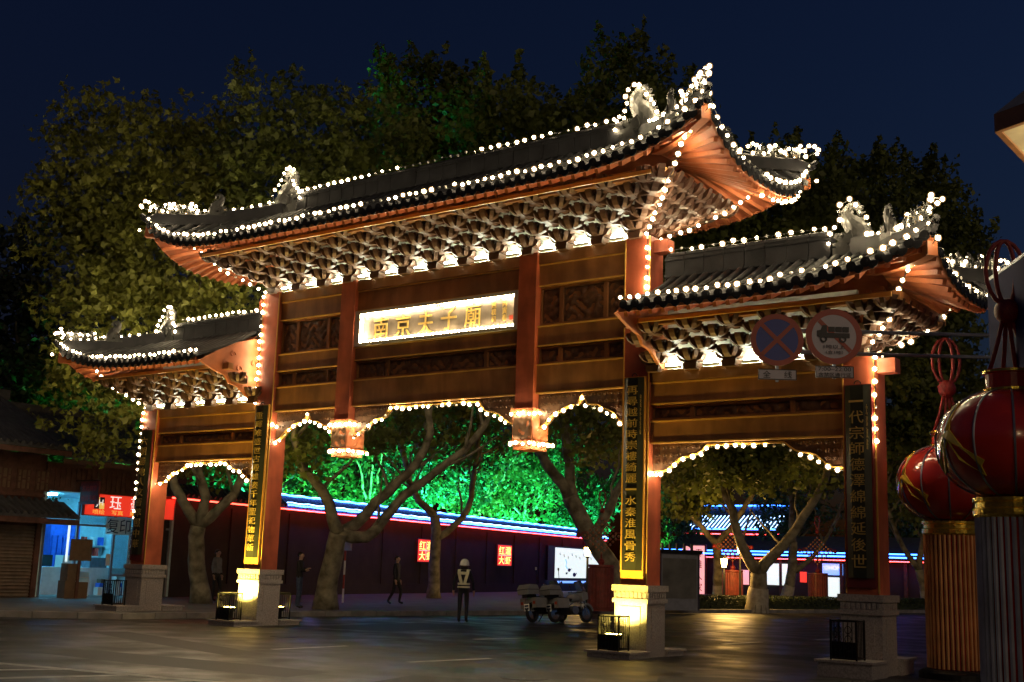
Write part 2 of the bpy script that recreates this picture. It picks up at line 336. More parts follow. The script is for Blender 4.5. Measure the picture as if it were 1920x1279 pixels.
for a, b2, w in marks:
    m = MB(); a = Vector((*a,0)); b2 = Vector((*b2,0)); d = (b2-a).normalized(); r = Vector((d.y,-d.x,0))*w/2
    m.add([p+Vector((0,0,.004)) for p in (a-r, b2-r, b2+r, a+r)], [(0,1,2,3)])
    tag(m.build('road_marking', 'paint'), 'worn white road marking line', kind='structure')

for i, (x, y, w, d_, a) in enumerate([(2.2,-8.2,2.6,1.1,.1),(-1.5,-5.5,3.2,.8,-.25),(7.5,-7.5,1.6,2.6,.3),(8.6,3.2,3.4,1.0,.1),(-3.4,3.5,1.2,4.2,.05),(2.8,6.5,2.4,1.2,-.1),(9.5,-4.2,1.0,3.0,.5)]):
    ca, sa = math.cos(a), math.sin(a); m = MB(); m.add([(x+u*ca-v*sa, y+u*sa+v*ca, .0022) for u, v in ((-w,-d_/2),(-w*.2,-d_*.62),(w,-d_/2),(w*.96,d_/2),(.1,d_*.57),(-w*.97,d_/2))], [(0,1,2,3,4,5)])
    tag(m.build('road_patch', 'patch'), 'dark tar repair patch on the road', kind='structure')
for (x, y) in ((6.9,-5.6),(-1.8,-2.2),(1.6,4.8)):
    m = MB(); m.lathe([(.36,.0),(.36,.006)], 24, (x,y,0)); m.lathe([(.30,.006),(.30,.0085)], 24, (x,y,0)); tag(m.build('manhole_cover', 'iron'), 'round iron manhole cover in the road', kind='structure')

# ------------------------------------------------------------------ the gate
YC = .27
gate = empty('memorial_gate', (0,YC,0), 'tall red and ochre paifang gate with grey tiled upturned roofs and outlined with bulbs', 'gate')
COLX = [-10.08, -5.48, 5.48, 10.08]
for ci, cx in enumerate(COLX):
    top = 8.42 if abs(cx) < 6 else 5.6
    c = part(gate, 'column', 'redcol', lambda b: b.box(cx-.29, cx+.29, 0, .54, 1.3, top))
    def pl(b):
        b.box(cx-.36, cx+.36, -.09, .63, .0, 1.02); b.box(cx-.40, cx+.40, -.13, .67, 1.02, 1.10); b.box(cx-.375, cx+.375, -.105, .645, 1.10, 1.24); b.box(cx-.41, cx+.41, -.14, .68, 1.24, 1.36)
        b.box(cx-.22, cx+.22, -.104, -.09, .35, .95); b.box(cx+.36, cx+.374, .08, .46, .35, .95)
    p = part(c, 'plinth', 'granite', pl)
    dn = MB()
    for k in range(8):
        dn.box(cx-.36+k*.093, cx-.30+k*.093, -.122, -.105, 1.12, 1.22); dn.box(cx+.375, cx+.392, -.09+k*.09, -.035+k*.09, 1.12, 1.22)
    dn.build('dentil_band', 'granite', c)
    hs = .28 if abs(cx) > 6 else .13
    part(c, 'base_slab', 'granite', lambda b: b.box(cx-.5, cx+.43, -.85, -.092, 0, hs-.04) and b.box(cx-.54, cx+.47, -.89, -.092, hs-.04, hs))
    part(c, 'base_slab', 'granite', lambda b: b.box(cx-.43, cx+.43, .632, 1.30, 0, hs-.04) and b.box(cx-.47, cx+.47, .632, 1.34, hs-.04, hs))
    for sx in (-1, 1):
        part(c, 'corner_fillet', 'trim', lambda b: b.box(cx+sx*.29-.012, cx+sx*.29+.012, -.012, .012, 1.38, top-.02))
    part(c, 'beam_end', 'redcol', lambda b: b.box(cx+math.copysign(.29,cx), cx+math.copysign(.62,cx), .14, .42, top-.34, top-.08))
    if abs(cx) < 6: part(c, 'beam_end', 'redcol', lambda b: b.box(cx+math.copysign(.29,cx), cx+math.copysign(.33,cx), .17, .37, 5.0, 5.3))

def beam(x0, x1, z0, z1, y0=.1, y1=.44, lines=True):
    o = part(gate, 'beam', 'beam', lambda b: b.box(x0, x1, y0, y1, z0, z1))
    if lines:
        part(o, 'gilded_line', 'trim', lambda b: b.box(x0, x1, y0-.022, y0+.01, z0+.0, z0+.03) and b.box(x0, x1, y0-.022, y0+.01, z1-.03, z1))
    return o
def relief(u, v, a, b):
    x = u*a; y = v*b
    w = math.sin(3.1*x + 1.7*math.sin(2.3*y+.8*x)) * math.cos(4.0*y + 1.4*math.sin(2.9*x)) + .5*math.sin(7.3*x+2*y)*math.sin(6.1*y-1.5*x)
    return max(-1, min(1, 1.4*w))
def carved(x0, x1, z0, z1, y, parent, amp=.028, dens=26, nm='carved_panel'):
    nu = max(6, int((x1-x0)*dens)); nv = max(5, int((z1-z0)*dens)); sx = (x1-x0)*4.2; sz = (z1-z0)*4.2
    ph = random.uniform(0,20)
    def fn(u, v):
        e = min(u,1-u)*(x1-x0) < .02 or min(v,1-v)*(z1-z0) < .02
        return (x0+(x1-x0)*u, y + (0 if e else -amp*relief(u+ph, v, sx, sz)), z0+(z1-z0)*v)
    m = MB(); m.grid(fn, nu, nv); return m.build(nm, 'carve', parent, smooth=True)
def frieze(x0, x1, z0, z1, splits):
    f = part(gate, 'frieze', 'beam', lambda b: b.box(x0, x1, .24, .40, z0, z1))
    for z in (z0, z1-.045): part(f, 'frame_rail', 'beam', lambda b: b.box(x0, x1, .17, .24, z, z+.045))
    xs = [x0 + (x1-x0)*s for s in splits]
    for i, x in enumerate(xs):
        w = .045 if 0 < i < len(xs)-1 else .03
        part(f, 'frame_post', 'beam', lambda b: b.box(max(x0,x-w), min(x1,x+w), .172, .24, z0+.046, z1-.046))
    for a, b2 in zip(xs, xs[1:]): carved(a+.05, b2-.05, z0+.06, z1-.06, .225, f)
for s in (-1, 1):
    xa, xb = sorted((s*2.945, s*5.19))
    beam(xa, xb, 7.66, 8.16); part(gate, 'beam', 'beam', lambda b: b.box(xa, xb, .06, .46, 8.17, 8.42))
    frieze(xa, xb, 6.80, 7.655, (0,.26,.74,1) if s < 0 else (0,.24,.74,1)); beam(xa, xb, 6.33, 6.79); frieze(xa, xb, 5.95, 6.325, (0,.24,.76,1)); beam(xa, xb, 5.30, 5.94)
    xa, xb = sorted((s*5.77, s*9.79))
    beam(xa, xb, 4.91, 5.36); part(gate, 'beam', 'beam', lambda b: b.box(xa, xb, .06, .46, 5.37, 5.6))
    frieze(xa, xb, 4.60, 4.90, (0,.22,.74,1)); beam(xa, xb, 4.13, 4.59)
beam(-2.475, 2.475, 7.64, 8.16); part(gate, 'beam', 'beam', lambda b: b.box(-2.475, 2.475, .06, .46, 8.17, 8.42))
beam(-2.475, 2.475, 6.42, 6.76); frieze(-2.475, 2.475, 5.96, 6.41, (0,.2,.8,1)); beam(-2.475, 2.475, 5.30, 5.95)
# arch valances
def arch(x0, x1, ztop, pts, yb=.2):
    poly = [(x0, ztop), (x1, ztop)] + [(x, z) for x, z in reversed(pts)]
    o = part(gate, 'arch_valance', 'carve', lambda b: b.prism(poly, yb, yb+.14, lambda a,c,d: (a,d,c)))
    part(o, 'scalloped_edge', 'trim', lambda b: b.sweep([(x, yb+.02, z-.015) for x, z in pts], .10, .03, up=(0,0,1)))
    # scrollwork on the two spandrels
    for k in range(int((x1-x0)/.16)):
        x = x0 + .1 + k*.16
        zb = np.interp(x, [p[0] for p in pts], [p[1] for p in pts])
        for j in range(3):
            z = ztop - .08 - j*.15
            if z - .07 > zb:
                rr = .055
                m = MB(); m.tube([(x+rr*(1-.25*t)*math.cos(t*1.3), yb-.01, z+rr*(1-.25*t)*math.sin(t*1.3)) for t in np.linspace(0,3.6,9)], .016, 4); m.build('scroll', 'carve', o)
    return [(x, yb-.03, z-.055) for x, z in pts]
def scallop(pts, n, amp):
    P = resample([(x,0,z) for x,z in pts], .06); out = []
    for i, p in enumerate(P): out.append((p.x, p.z - amp*abs(math.sin(math.pi*n*i/(len(P)-1)))))
    return out
ARCH = {}
for s in (-1, 1):
    base = [(2.95,4.58),(3.15,4.70),(3.45,4.93),(3.75,5.03),(3.95,5.08),(4.07,5.24),(4.19,5.08),(4.39,5.03),(4.69,4.93),(4.99,4.70),(5.19,4.58)]
    L = [(s*x, z) for x, z in base]; L = sorted(L)
    a = scallop(L[:6], 3, .04)[:-1] + scallop(L[5:], 3, .04)
    ARCH['ogee', s] = arch(min(s*2.945, s*5.19), max(s*2.945, s*5.19), 5.296, a)
    base = [(5.77,3.58),(6.1,3.66),(6.5,3.9),(6.8,3.98),(7.0,4.085),(8.56,4.085),(8.76,3.98),(9.06,3.9),(9.46,3.66),(9.79,3.58)]
    L = sorted((s*x, z) for x, z in base)
    a = scallop(L[:5], 2, .05)[:-1] + L[4:5] + scallop(L[5:], 2, .05)
    ARCH['side', s] = arch(min(s*5.77, s*9.79), max(s*5.77, s*9.79), 4.126, a)
L = [(-2.475,4.62),(-2.2,4.76),(-1.75,5.0),(-1.5,5.06),(-1.32,5.25),(1.32,5.25),(1.5,5.06),(1.75,5.0),(2.2,4.76),(2.475,4.62)]
ARCH['mid', 0] = arch(-2.475, 2.475, 5.296, scallop(L[:5], 2, .04)[:-1] + L[4:5] + scallop(L[5:], 2, .04))
# hanging posts
for s in (-1, 1):
    x = s*2.71
    p = part(gate, 'hanging_post', 'redcol', lambda b: b.box(x-.235, x+.235, -.02, .52, 4.98, 8.42))
    def hb(b):
        b.box(x-.30, x+.30, -.09, .59, 4.88, 4.98); b.box(x-.26, x+.26, -.05, .55, 4.28, 4.88); b.box(x-.31, x+.31, -.10, .60, 4.20, 4.28); b.box(x-.24, x+.24, -.03, .53, 4.10, 4.20)
    hbx = part(p, 'carved_pendant', 'rafter', hb)
    carved(x-.23, x+.23, 4.32, 4.84, -.065, p, .02, 30, 'pendant_panel')
    m = MB(); nu = 14
    m.grid(lambda u, v: (x+.275 + (0 if min(u,1-u) < .05 or min(v,1-v) < .05 else .02*relief(u, v, 2.2, 2.2)), -.02+.54*u, 4.32+.52*v), nu, nu); m.build('pendant_panel', 'rafter', p, smooth=True)

# ------------------------------------------------------------------ dougong brackets
def bracket_mesh(sc=1.0):
    b = MB(); w = .065
    nose = [(.30,-.10),(0,-.10),(-.14,-.085),(-.24,-.03),(-.30,.06),(-.33,.145),(-.26,.12),(-.20,.065),(-.10,.03),(.30,.03)]
    b.prism([(y*sc,z*sc) for y,z in nose], -w*sc, w*sc, lambda y,z,x: (x,y,z))
    arm = [(-.27,.07),(-.27,.03),(-.22,-.05),(-.12,-.10),(.12,-.10),(.22,-.05),(.27,.03),(.27,.07)]
    b.prism([(x*sc,z*sc) for x,z in arm], -.05*sc, .05*sc, lambda x,z,y: (x,y-.04*sc,z+.04*sc))
    for a in (45, -45):
        ca, sa = math.cos(R(a)), math.sin(R(a))
        dn = [(.26,-.09),(0,-.09),(-.18,-.07),(-.28,.0),(-.34,.10),(-.27,.10),(-.18,.05),(.26,.05)]
        b.prism([(y*sc,z*sc) for y,z in dn], -.045*sc, .045*sc, lambda y,z,x: (x*ca - y*sa, x*sa + y*ca, z-.004))
    for x, y in ((-.24,-.04),(.24,-.04),(0,-.12),(0,.1)): b.cbox((x*sc,y*sc,.13*sc), (.12*sc,.12*sc,.09*sc))
    return b.mesh('bracket', 'bracket')
BR = bracket_mesh(1.0); BRs = bracket_mesh(.92)
def lattice(parent, x0, x1, pitch, z0, K, dy, dz, me, ends, anchor):
    b0 = .27
    bm_ = MB(); bm_.prism([(-.13,0),(.13,0),(.16,.13),(-.16,.13)], -.13, .13, lambda x,z,y: (x,y,z)); base_me = bm_.mesh('bracket_base', 'bracket')
    bm_ = MB(); bm_.prism([(-.30,.0),(-.24,-.10),(-.12,-.15),(.12,-.15),(.24,-.10),(.30,.0)], -.05, .05, lambda x,z,y: (x,y,z)); arm_me = bm_.mesh('bracket_cross_arm', 'bracket')
    for i in range(math.ceil((x0-anchor)/pitch-1e-6), math.floor((x1-anchor)/pitch+1e-6)+1):
        for side in (-1, 1):
            inst('bracket_base', base_me, parent, (anchor+i*pitch, YC+side*.24, z0-.255)); inst('bracket_cross_arm', arm_me, parent, (anchor+i*pitch, YC+side*.30, z0+.03))
    for k in range(K+1):
        z = z0 + k*dz; ex = k*dy
        lo = x0 - (ex if ends[0] else 0); hi = x1 + (ex if ends[1] else 0)
        ph = anchor + (pitch/2 if k % 2 else 0)
        n0 = math.ceil((lo-ph)/pitch - 1e-6); n1 = math.floor((hi-ph)/pitch + 1e-6)
        for side in (-1, 1):
            y = YC + side*(b0 + ex)
            for i in range(n0, n1+1):
                inst('bracket', me, parent, (ph+i*pitch, y, z), (0,0,0 if side < 0 else math.pi))
        for e, sx, xe in ((ends[0],-1,x0-ex),(ends[1],1,x1+ex)):
            if not e: continue
            ny = max(1, round(2*(b0+ex)/.40))
            for j in range(ny+1):
                y = YC - (b0+ex) + 2*(b0+ex)*j/ny
                ang = math.pi/2*sx
                if j == 0: ang = sx*math.pi/4
                if j == ny: ang = sx*3*math.pi/4
                inst('bracket', me, parent, (xe, y, z), (0,0,ang))
def bracket_lamp(x, y, z, label, rz=0):
    o = empty('bracket_lamp', (x,y,z), label, 'lamp', 'lamps tucked between the roof brackets')
    o.rotation_euler = (0,0,rz)
    b = MB(); b.box(-.16,.16,-.03,.07,-.04,.0); b.build('lamp_holder', 'white', o, local=True)
    b = MB(); b.tube([(-.14,.02,.03),(.14,.02,.03)], .026, 8); b.build('lamp_tube', 'tubelamp', o, local=True)

# ------------------------------------------------------------------ roofs
def make_roof(name, sgn, Xin, Rx, Xc, D, zE, zR, L, q, rows, wallx, label):
    """sgn 0: symmetrical hip roof; +-1: a side roof whose inner end stops at Xin."""
    sym = sgn == 0
    def fx(x): return x if sym else sgn*x
    Xin_ = 0 if sym else Xin
    def prof(t): return .62*t + .38*t*t
    def zf(ax, t, s): return zE + (zR-zE)*prof(t) + L*(max(0,1-t)**1.15)*(max(0,s)**q)
    def front(ax, t):
        xh = Rx + (Xc-Rx)*(1-t); s = min(1, (abs(ax)-Xin_)/max(.01, xh-Xin_)); return zf(ax, t, s)
    def endz(dy, t):
        s = min(1, abs(dy)/max(.01, D*(1-t))); return zE + (zR-zE)*prof(t) + L*(max(0,1-t)**1.15)*s**3
    def tmax(ax): return 1 if abs(ax) <= Rx else max(0,(Xc-abs(ax))/(Xc-Rx))
    def tend(dy): return max(0, 1-abs(dy)/D)
    xs_ends = ((-1,1) if sym else (sgn,))
    roof = MB(); NU = 60 if sym else 30; NT = 10
    lo = -Xc if sym else Xin
    for (dz, nm, m) in ((0,'shell','tile'),(-.09,'soffit','soffit')):
        b = MB()
        for side in (-1, 1):
            def fn(u, v):
                ax = lo + (Xc-lo)*u; t = v*tmax(ax); return (fx(ax), YC + side*D*(1-t), front(ax,t)+dz)
            b.grid(fn, NU, NT)
        for e in xs_ends:
            def fn(u, v):
                dy = -D + 2*D*u; t = v*tend(dy); ax = Xc - (Xc-Rx)*t; return (e*ax, YC+dy, endz(dy,t)+dz)
            b.grid(fn, 24, NT)
        if dz == 0: root = b.build(name, m, gate, smooth=True)
        else: b.build('soffit', m, root, smooth=True)
    # fascia between shell and soffit
    b = MB()
    for side in (-1, 1):
        pts = [(fx(lo+(Xc-lo)*i/60), YC+side*(D-.01), front(lo+(Xc-lo)*i/60, 0)-.10) for i in range(61)]
        b.sweep(pts, .03, .09)
    for e in xs_ends:
        b.sweep([(e*(Xc-.01), YC-D+2*D*i/24, endz(-D+2*D*i/24, 0)-.10) for i in range(25)], .03, .09)
    b.build('fascia', 'rafter', root)
    # barrel tile rows and drip tiles
    dripm = MB(); dripm.prism([(-.10,.02),(.10,.02),(.085,-.05),(.04,-.095),(0,-.115),(-.04,-.095),(-.085,-.05)], -.012, .012, lambda x,z,y: (x,y,z)); drip = dripm.mesh('drip_tile', 'tile')
    def row(pts, outward):
        b = MB(); n = 7; vs = []; fs = []
        pts = [Vector(p) for p in pts]; k = len(pts)
        for i, p in enumerate(pts):
            d = (pts[min(i+1,k-1)]-pts[max(i-1,0)]).normalized(); r = d.cross(Vector((0,0,1))).normalized(); u = r.cross(d)
            rad = .075*(1+(.05 if i % 2 else 0))
            vs += [p + r*rad*math.cos(math.pi*j/(n-1)) + u*(rad*1.15*math.sin(math.pi*j/(n-1))) for j in range(n)]
        fs = [(i*n+j, i*n+j+1, (i+1)*n+j+1, (i+1)*n+j) for i in range(k-1) for j in range(n-1)]
        b.add(vs, fs)
        o = Vector(outward); c = pts[0] + Vector((0,0,.03))
        b.tube([c - o*.02, c + o*.035], .088, 12); b.tube([c + o*.035, c + o*.045], .05, 10)
        b.build('tile_row', 'tile', root, smooth=False)
    pitch = (Xc-lo)/rows if not sym else 2*Xc/rows
    for side in (-1, 1):
        for i in range(rows):
            ax = lo + pitch*(i+.5); tm = tmax(ax)
            if tm < .03: continue
            N = 9 if tm > .4 else 5
            row([(fx(ax), YC+side*D*(1-tm*j/(N-1)), front(ax, tm*j/(N-1))+.01) for j in range(N)], (0,side,0))
            a2 = ax + pitch/2
            if a2 < Xc-.05: inst('drip_tile', drip, root, (fx(a2), YC+side*(D+.03), front(a2,0)-.005))
    ne = round(2*D/pitch)
    for e in xs_ends:
        for i in range(ne):
            dy = -D + 2*D*(i+.5)/ne; tm = tend(dy)
            if tm < .03: continue
            N = 7 if tm > .4 else 4
            row([(e*(Xc-(Xc-Rx)*tm*j/(N-1)), YC+dy, endz(dy, tm*j/(N-1))+.01) for j in range(N)], (e,0,0))
            dy2 = -D + 2*D*(i+1)/ne
            if abs(dy2) < D-.05: inst('drip_tile', drip, root, (e*(Xc+.03), YC+dy2, endz(dy2,0)-.005), (0,0,math.pi/2))
    # rafters
    wy = .75
    def rafter(p, q, zi, zo):
        a = Vector((*p, zi)); c = Vector((*q, zo)); mid = a.lerp(c,.55); 
        m = MB(); m.bar(a, c, .075, .085); m.build('rafter', 'rafter', root)
    nr = round((Xc-lo-.3)/.27)
    for side in (-1, 1):
        for i in range(nr+1):
            ax = lo + .12 + (Xc-lo-.35)*i/nr
            aa = abs(ax); xi = aa if aa < wallx else wallx + (aa-wallx)*.28
            xi = xi if ax >= 0 else -xi
            t1 = min(tmax(xi), 1-wy/D); yi = YC+side*D*(1-t1)
            rafter((fx(xi), yi), (fx(ax), YC+side*(D-.07)), front(xi,t1)-.16, front(ax,.03)-.155)
    for e in xs_ends:
        n = round(2*D/.27)
        for i in range(1, n):
            dy = -D + 2*D*i/n; t1 = .62*(1) ; xi = Xc-(Xc-Rx)*.62; dyi = dy*.33
            rafter((e*xi, YC+dyi), (e*(Xc-.07), YC+dy), endz(dyi,.62)-.16, endz(dy,.02)-.155)
        for side in (-1, 1):
            pts = []
            for j in range(9):
                t = .75*(1-j/8); pts.append((e*(Rx+(Xc-Rx)*(1-t)), YC+side*D*(1-t), zf(0,t,1)-.36))
            m = MB(); m.sweep(pts, .17, .24); m.build('corner_beam', 'rafter', root)
    # ridge
    rx0 = (-Rx+.35) if sym else Xin-.08; rx1 = Rx-.35
    n = round((rx1-rx0)/.42)
    part(root, 'ridge', 'tile', lambda b: b.box(*sorted((fx(rx0), fx(rx1))), YC-.10, YC+.10, zR-.15, zR+.42))
    for i in range(n):
        a = rx0 + (rx1-rx0)*i/n + .006; c = rx0 + (rx1-rx0)*(i+1)/n - .006; dj = random.uniform(-.006,.006)
        x0, x1 = sorted((fx(a), fx(c)))
        part(root, 'ridge_tile', 'tile', lambda b: b.box(x0, x1, YC-.125+dj, YC+.125-dj, zR+.05, zR+.34+dj) and b.box(x0, x1, YC-.15, YC+.15, zR+.34+dj, zR+.39) and b.box(x0, x1, YC-.16, YC+.16, zR-.02, zR+.045))
        m = MB(); m.tube([(x0,YC,zR+.45),(x1,YC,zR+.45)], .085, 8); m.build('ridge_cap', 'tile', root, smooth=False)
    # hips with beasts
    hips = {}
    for e in xs_ends:
        for side in (-1, 1):
            pts = []
            for j in range(15):
                t = 1 - j/14; pts.append(Vector((e*(Rx+(Xc-Rx)*(1-t)), YC+side*D*(1-t), zf(0,t,1)+.02)))
            tip = pts[-1] + (pts[-1]-pts[-2]).normalized()*.16 + Vector((0,0,.10)); pts2 = pts + [tip]
            hips[e, side] = pts2
            m = MB(); m.sweep(pts2, [.17]*13+[.15,.13,.07], [.30]*7+[.24]*7+[.2,.1]); m.build('hip_ridge', 'tile', root)
            m = MB(); m.tube([p+Vector((0,0,.30 if j < 7 else .24 if j < 14 else .12)) for j, p in enumerate(pts2)], .065, 6); m.build('hip_cap', 'tile', root)
    return root, front, endz, zf, hips

main, m_front, m_end, m_z, m_hips = make_roof('main_roof', 0, 0, 5.35, 8.12, 2.40, 9.27, 10.62, .86, 8, 64, 5.75, '')
SIDE = {}
for s in (-1, 1):
    SIDE[s] = make_roof('side_roof', s, 6.12, 9.9, 12.0, 2.05, 6.52, 7.52, .62, 4.5, 24, 10.3, '')

# bracket bands
ORD = 'first second third fourth fifth sixth seventh eighth ninth tenth eleventh twelfth'.split()
bb = part(gate, 'bracket_band', 'bpanel', lambda b: b.box(-5.4, 5.4, YC-.05, YC+.05, 8.425, 9.75))
lattice(bb, -5.43, 5.43, .905, 8.64, 4, .29, .145, BR, (True, True), 0)
for side in (-1, 1):
    part(bb, 'purlin', 'beam', lambda b: b.box(-6.75, 6.75, YC+side*1.46-.09, YC+side*1.46+.09, 9.20, 9.38))
    part(bb, 'purlin_board', 'trim', lambda b: b.box(-6.6, 6.6, YC+side*1.72-.02, YC+side*1.72+.02, 9.19, 9.27))
    part(bb, 'purlin', 'beam', lambda b: b.box(side*6.66-.09, side*6.66+.09, YC-1.36, YC+1.36, 9.205, 9.375))
for i in range(-6, 6):
    bracket_lamp((i+.5)*.905, -.02, 8.47, 'pale tube lamp under the middle roof brackets, %s from the shop-side tall column' % ORD[i+6])
for s in (-1, 1):
    x0, x1 = sorted((s*5.9, s*10.08))
    sb = part(gate, 'bracket_band', 'bpanel', lambda b: b.box(min(s*5.78,s*10.0), max(s*5.78,s*10.0), YC-.05, YC+.05, 5.605, 6.85))
    lattice(sb, x0, x1, .836, 5.81, 3, .28, .145, BRs, (s < 0, s > 0), s*10.08)
    for side in (-1, 1):
        part(sb, 'purlin', 'beam', lambda b: b.box(*sorted((s*5.78, s*11.2)), YC+side*1.2-.08, YC+side*1.2+.08, 6.30, 6.46))
        part(sb, 'purlin_board', 'trim', lambda b: b.box(*sorted((s*6.2, s*11.1)), YC+side*1.42-.02, YC+side*1.42+.02, 6.33, 6.41))
    part(sb, 'purlin', 'beam', lambda b: b.box(s*11.12-.08, s*11.12+.08, YC-1.11, YC+1.11, 6.305, 6.455))
    # scrolled end board against the tall column
    poly = [(-1.75,6.42),(-1.2,6.75),(-.5,7.1),(0,7.25),(.54,7.25),(1.1,7.0),(1.75,6.75),(2.25,6.42),(1.75,6.36),(1.45,6.2),(1.3,6.0),(1.0,5.95),(.85,5.75),(.6,5.62),(0,5.62),(-.2,5.75),(-.45,5.92),(-.75,5.98),(-.9,6.15),(-1.3,6.25)]
    ebd = part(SIDE[s][0], 'scrolled_end_board', 'rafter', lambda b: b.prism(poly, s*6.00, s*6.07, lambda y,z,x: (x,y,z)))
    for k in range(11):
        yy = -.95 + .23*k; zz = 6.35 + .28*math.sin(k*1.7) + .1
        m = MB(); m.tube([(s*5.985, yy+.11*(1-.22*t)*math.cos(t*1.4), zz+.11*(1-.22*t)*math.sin(t*1.4)) for t in np.linspace(0,4,10)], .02, 4); m.build('scroll', 'rafter', SIDE[s][0])
    for i in range(5):
        bracket_lamp(s*(10.08-(i+.5)*.836), -.02, 5.65, 'pale tube lamp under the %s low roof brackets, %s from the short column' % ('shop-side' if s < 0 else 'lantern-side', ORD[i]))

# ridge beasts
def beast_mesh(h):
    b = MB()
    spine = [(-.30,.0),(-.26,.22),(-.16,.42),(-.02,.58),(.10,.74),(.12,.90),(.02,1.02),(-.12,1.04),(-.20,.95),(-.15,.87)]
    rad = [.26,.27,.25,.22,.18,.15,.12,.095,.07,.03]
    P = [Vector((x*h, 0, z*h)) for x, z in spine]; n = 10; vs = []; fs = []
    for i, p in enumerate(P):
        d = (P[min(i+1,9)]-P[max(i-1,0)]).normalized(); r = Vector((0,1,0)); u = d.cross(r)
        vs += [p + (r*.62*math.cos(2*math.pi*j/n) + u*math.sin(2*math.pi*j/n))*rad[i]*h*(1+.10*((i+j) % 2)) for j in range(n)]
    fs = [(i*n+j, i*n+(j+1)%n, (i+1)*n+(j+1)%n, (i+1)*n+j) for i in range(9) for j in range(n)] + [tuple(range(n-1,-1,-1)), tuple(9*n+j for j in range(n))]
    b.add(vs, fs)
    jaw = [(-.02,.10),(.20,.04),(.42,.10),(.44,.18),(.26,.20),(.40,.30),(.36,.40),(.16,.40),(0,.34)]
    b.prism([(x*h,z*h) for x,z in jaw], -.14*h, .14*h, lambda x,z,y: (x,y,z))
    for k in range(6):
        a = -.30+.045*k; z = .18+.145*k
        b.prism([((a-.02)*h,z*h),((a-.20)*h,(z+.10)*h),((a+.02)*h,(z+.13)*h)], -.03*h, .03*h, lambda x,z,y: (x,y,z))
    for sy in (-1,1):
        b.ball((.20*h, sy*.15*h, .33*h), .045*h, 8, 6)
        b.prism([(-.1*h,.15*h),(.08*h,.12*h),(.12*h,.3*h),(-.02*h,.42*h)], sy*.15*h, sy*.20*h, lambda x,z,y: (x,y,z))
    b.box(-.42*h, .42*h, -.17*h, .17*h, -.12*h, .06*h)
    return b.mesh('ridge_beast', 'stone_fig', smooth=False)
def fig_mesh(h):
    b = MB()
    b.box(-.22*h,.22*h,-.14*h,.14*h,0,.1*h); b.ball((-.05*h,0,.34*h),(.20*h,.15*h,.26*h),8,6); b.ball((.08*h,0,.68*h),(.15*h,.13*h,.15*h),8,6)
    b.bar((.08*h,.09*h,.1*h),(.10*h,.08*h,.42*h),.08*h,.08*h); b.bar((.08*h,-.09*h,.1*h),(.10*h,-.08*h,.42*h),.08*h,.08*h)
    b.prism([(.18*h,.60*h),(.30*h,.64*h),(.28*h,.70*h),(.18*h,.74*h)], -.06*h, .06*h, lambda x,z,y:(x,y,z))
    b.tube([(-.2*h,0,.2*h),(-.34*h,0,.4*h),(-.30*h,0,.62*h),(-.22*h,0,.66*h)], [.05*h,.05*h,.04*h,.015*h], 6)
    for sy in (-1,1): b.prism([(.02*h,.78*h),(.10*h,.78*h),(.03*h,.95*h)], sy*.05*h, sy*.10*h, lambda x,z,y:(x,y,z))
    return b.mesh('roof_figure', 'stone_fig')
BM, BS, FG = beast_mesh(1.02), beast_mesh(.82), fig_mesh(.36)
HB = beast_mesh(.5)
def dress(root, hips, xr, zr, mesh, ends):
    for e in ends:
        inst('ridge_beast', mesh, root, (e*xr, YC, zr+.1), (0,0,math.pi if e > 0 else 0))
    for (e, side), pts in hips.items():
        n = len(pts)
        def at(k): 
            p = pts[k]; d = pts[min(k+1,n-1)]-pts[k-1]; return p, math.atan2(d.y, d.x)
        p, a = at(7); inst('hip_beast', HB, root, p+Vector((0,0,.28)), (0,0,a+math.pi))
        for k in (10, 11, 12, 13):
            p, a = at(k); inst('roof_figure', FG, root, p+Vector((0,0,.24)), (0,0,a))
dress(main, m_hips, 5.35, 10.62, BM, (-1,1))
for s in (-1, 1): dress(SIDE[s][0], SIDE[s][4], 9.93, 7.52, BS, (s,))

# ------------------------------------------------------------------ name plaque and couplet boards
pq = empty('name_plaque', (0,.1,6.77), 'long dark wooden name plaque with five gold characters framed by bright bulbs', 'plaque')
part(pq, 'board', 'plaquewood', lambda b: b.box(-2.3, 2.3, .16, .24, 6.85, 7.55))
def fr(b):
    b.box(-2.47, 2.47, .02, .30, 7.56, 7.635); b.box(-2.47, 2.47, .02, .30, 6.765, 6.84); b.box(-2.47, -2.31, .02, .30, 6.845, 7.555); b.box(2.33, 2.47, .02, .30, 6.845, 7.555)
part(pq, 'frame', 'bpanel', fr)
for i, ch in enumerate('南京夫子廟'):
    lettering(pq, ch, .5, (-1.72+.70*i, .15, 7.2+(.03 if i in (3,4) else -.02)), 'gold', fit=(.46,.55), depth=.012, name='character')
lettering(pq, '丙寅春', .14, (1.98, .152, 7.24), 'gold', vertical=True, fit=(.13,.46), depth=.006)
lettering(pq, '趙樸初', .14, (1.68, .152, 7.24), 'gold', vertical=True, fit=(.13,.46), depth=.006)
part(pq, 'seal', 'signred', lambda b: b.box(2.12,2.22,.148,.158,7.02,7.12))
def pl_bulbs(pts, label):
    return light_string(pts, label, .11, .04, .03, 'bulb rows round the name plaque', jit=.004)
pl_bulbs([(-2.28,.06,7.53),(2.3,.06,7.53)], 'dense bulb row along the top of the name plaque')
pl_bulbs([(-2.28,.06,6.87),(2.3,.06,6.87)], 'dense bulb row along the bottom of the name plaque')
pl_bulbs([(-2.27,.06,6.95),(-2.27,.06,7.46)], 'short upright bulb row at the plaque end facing the shops')

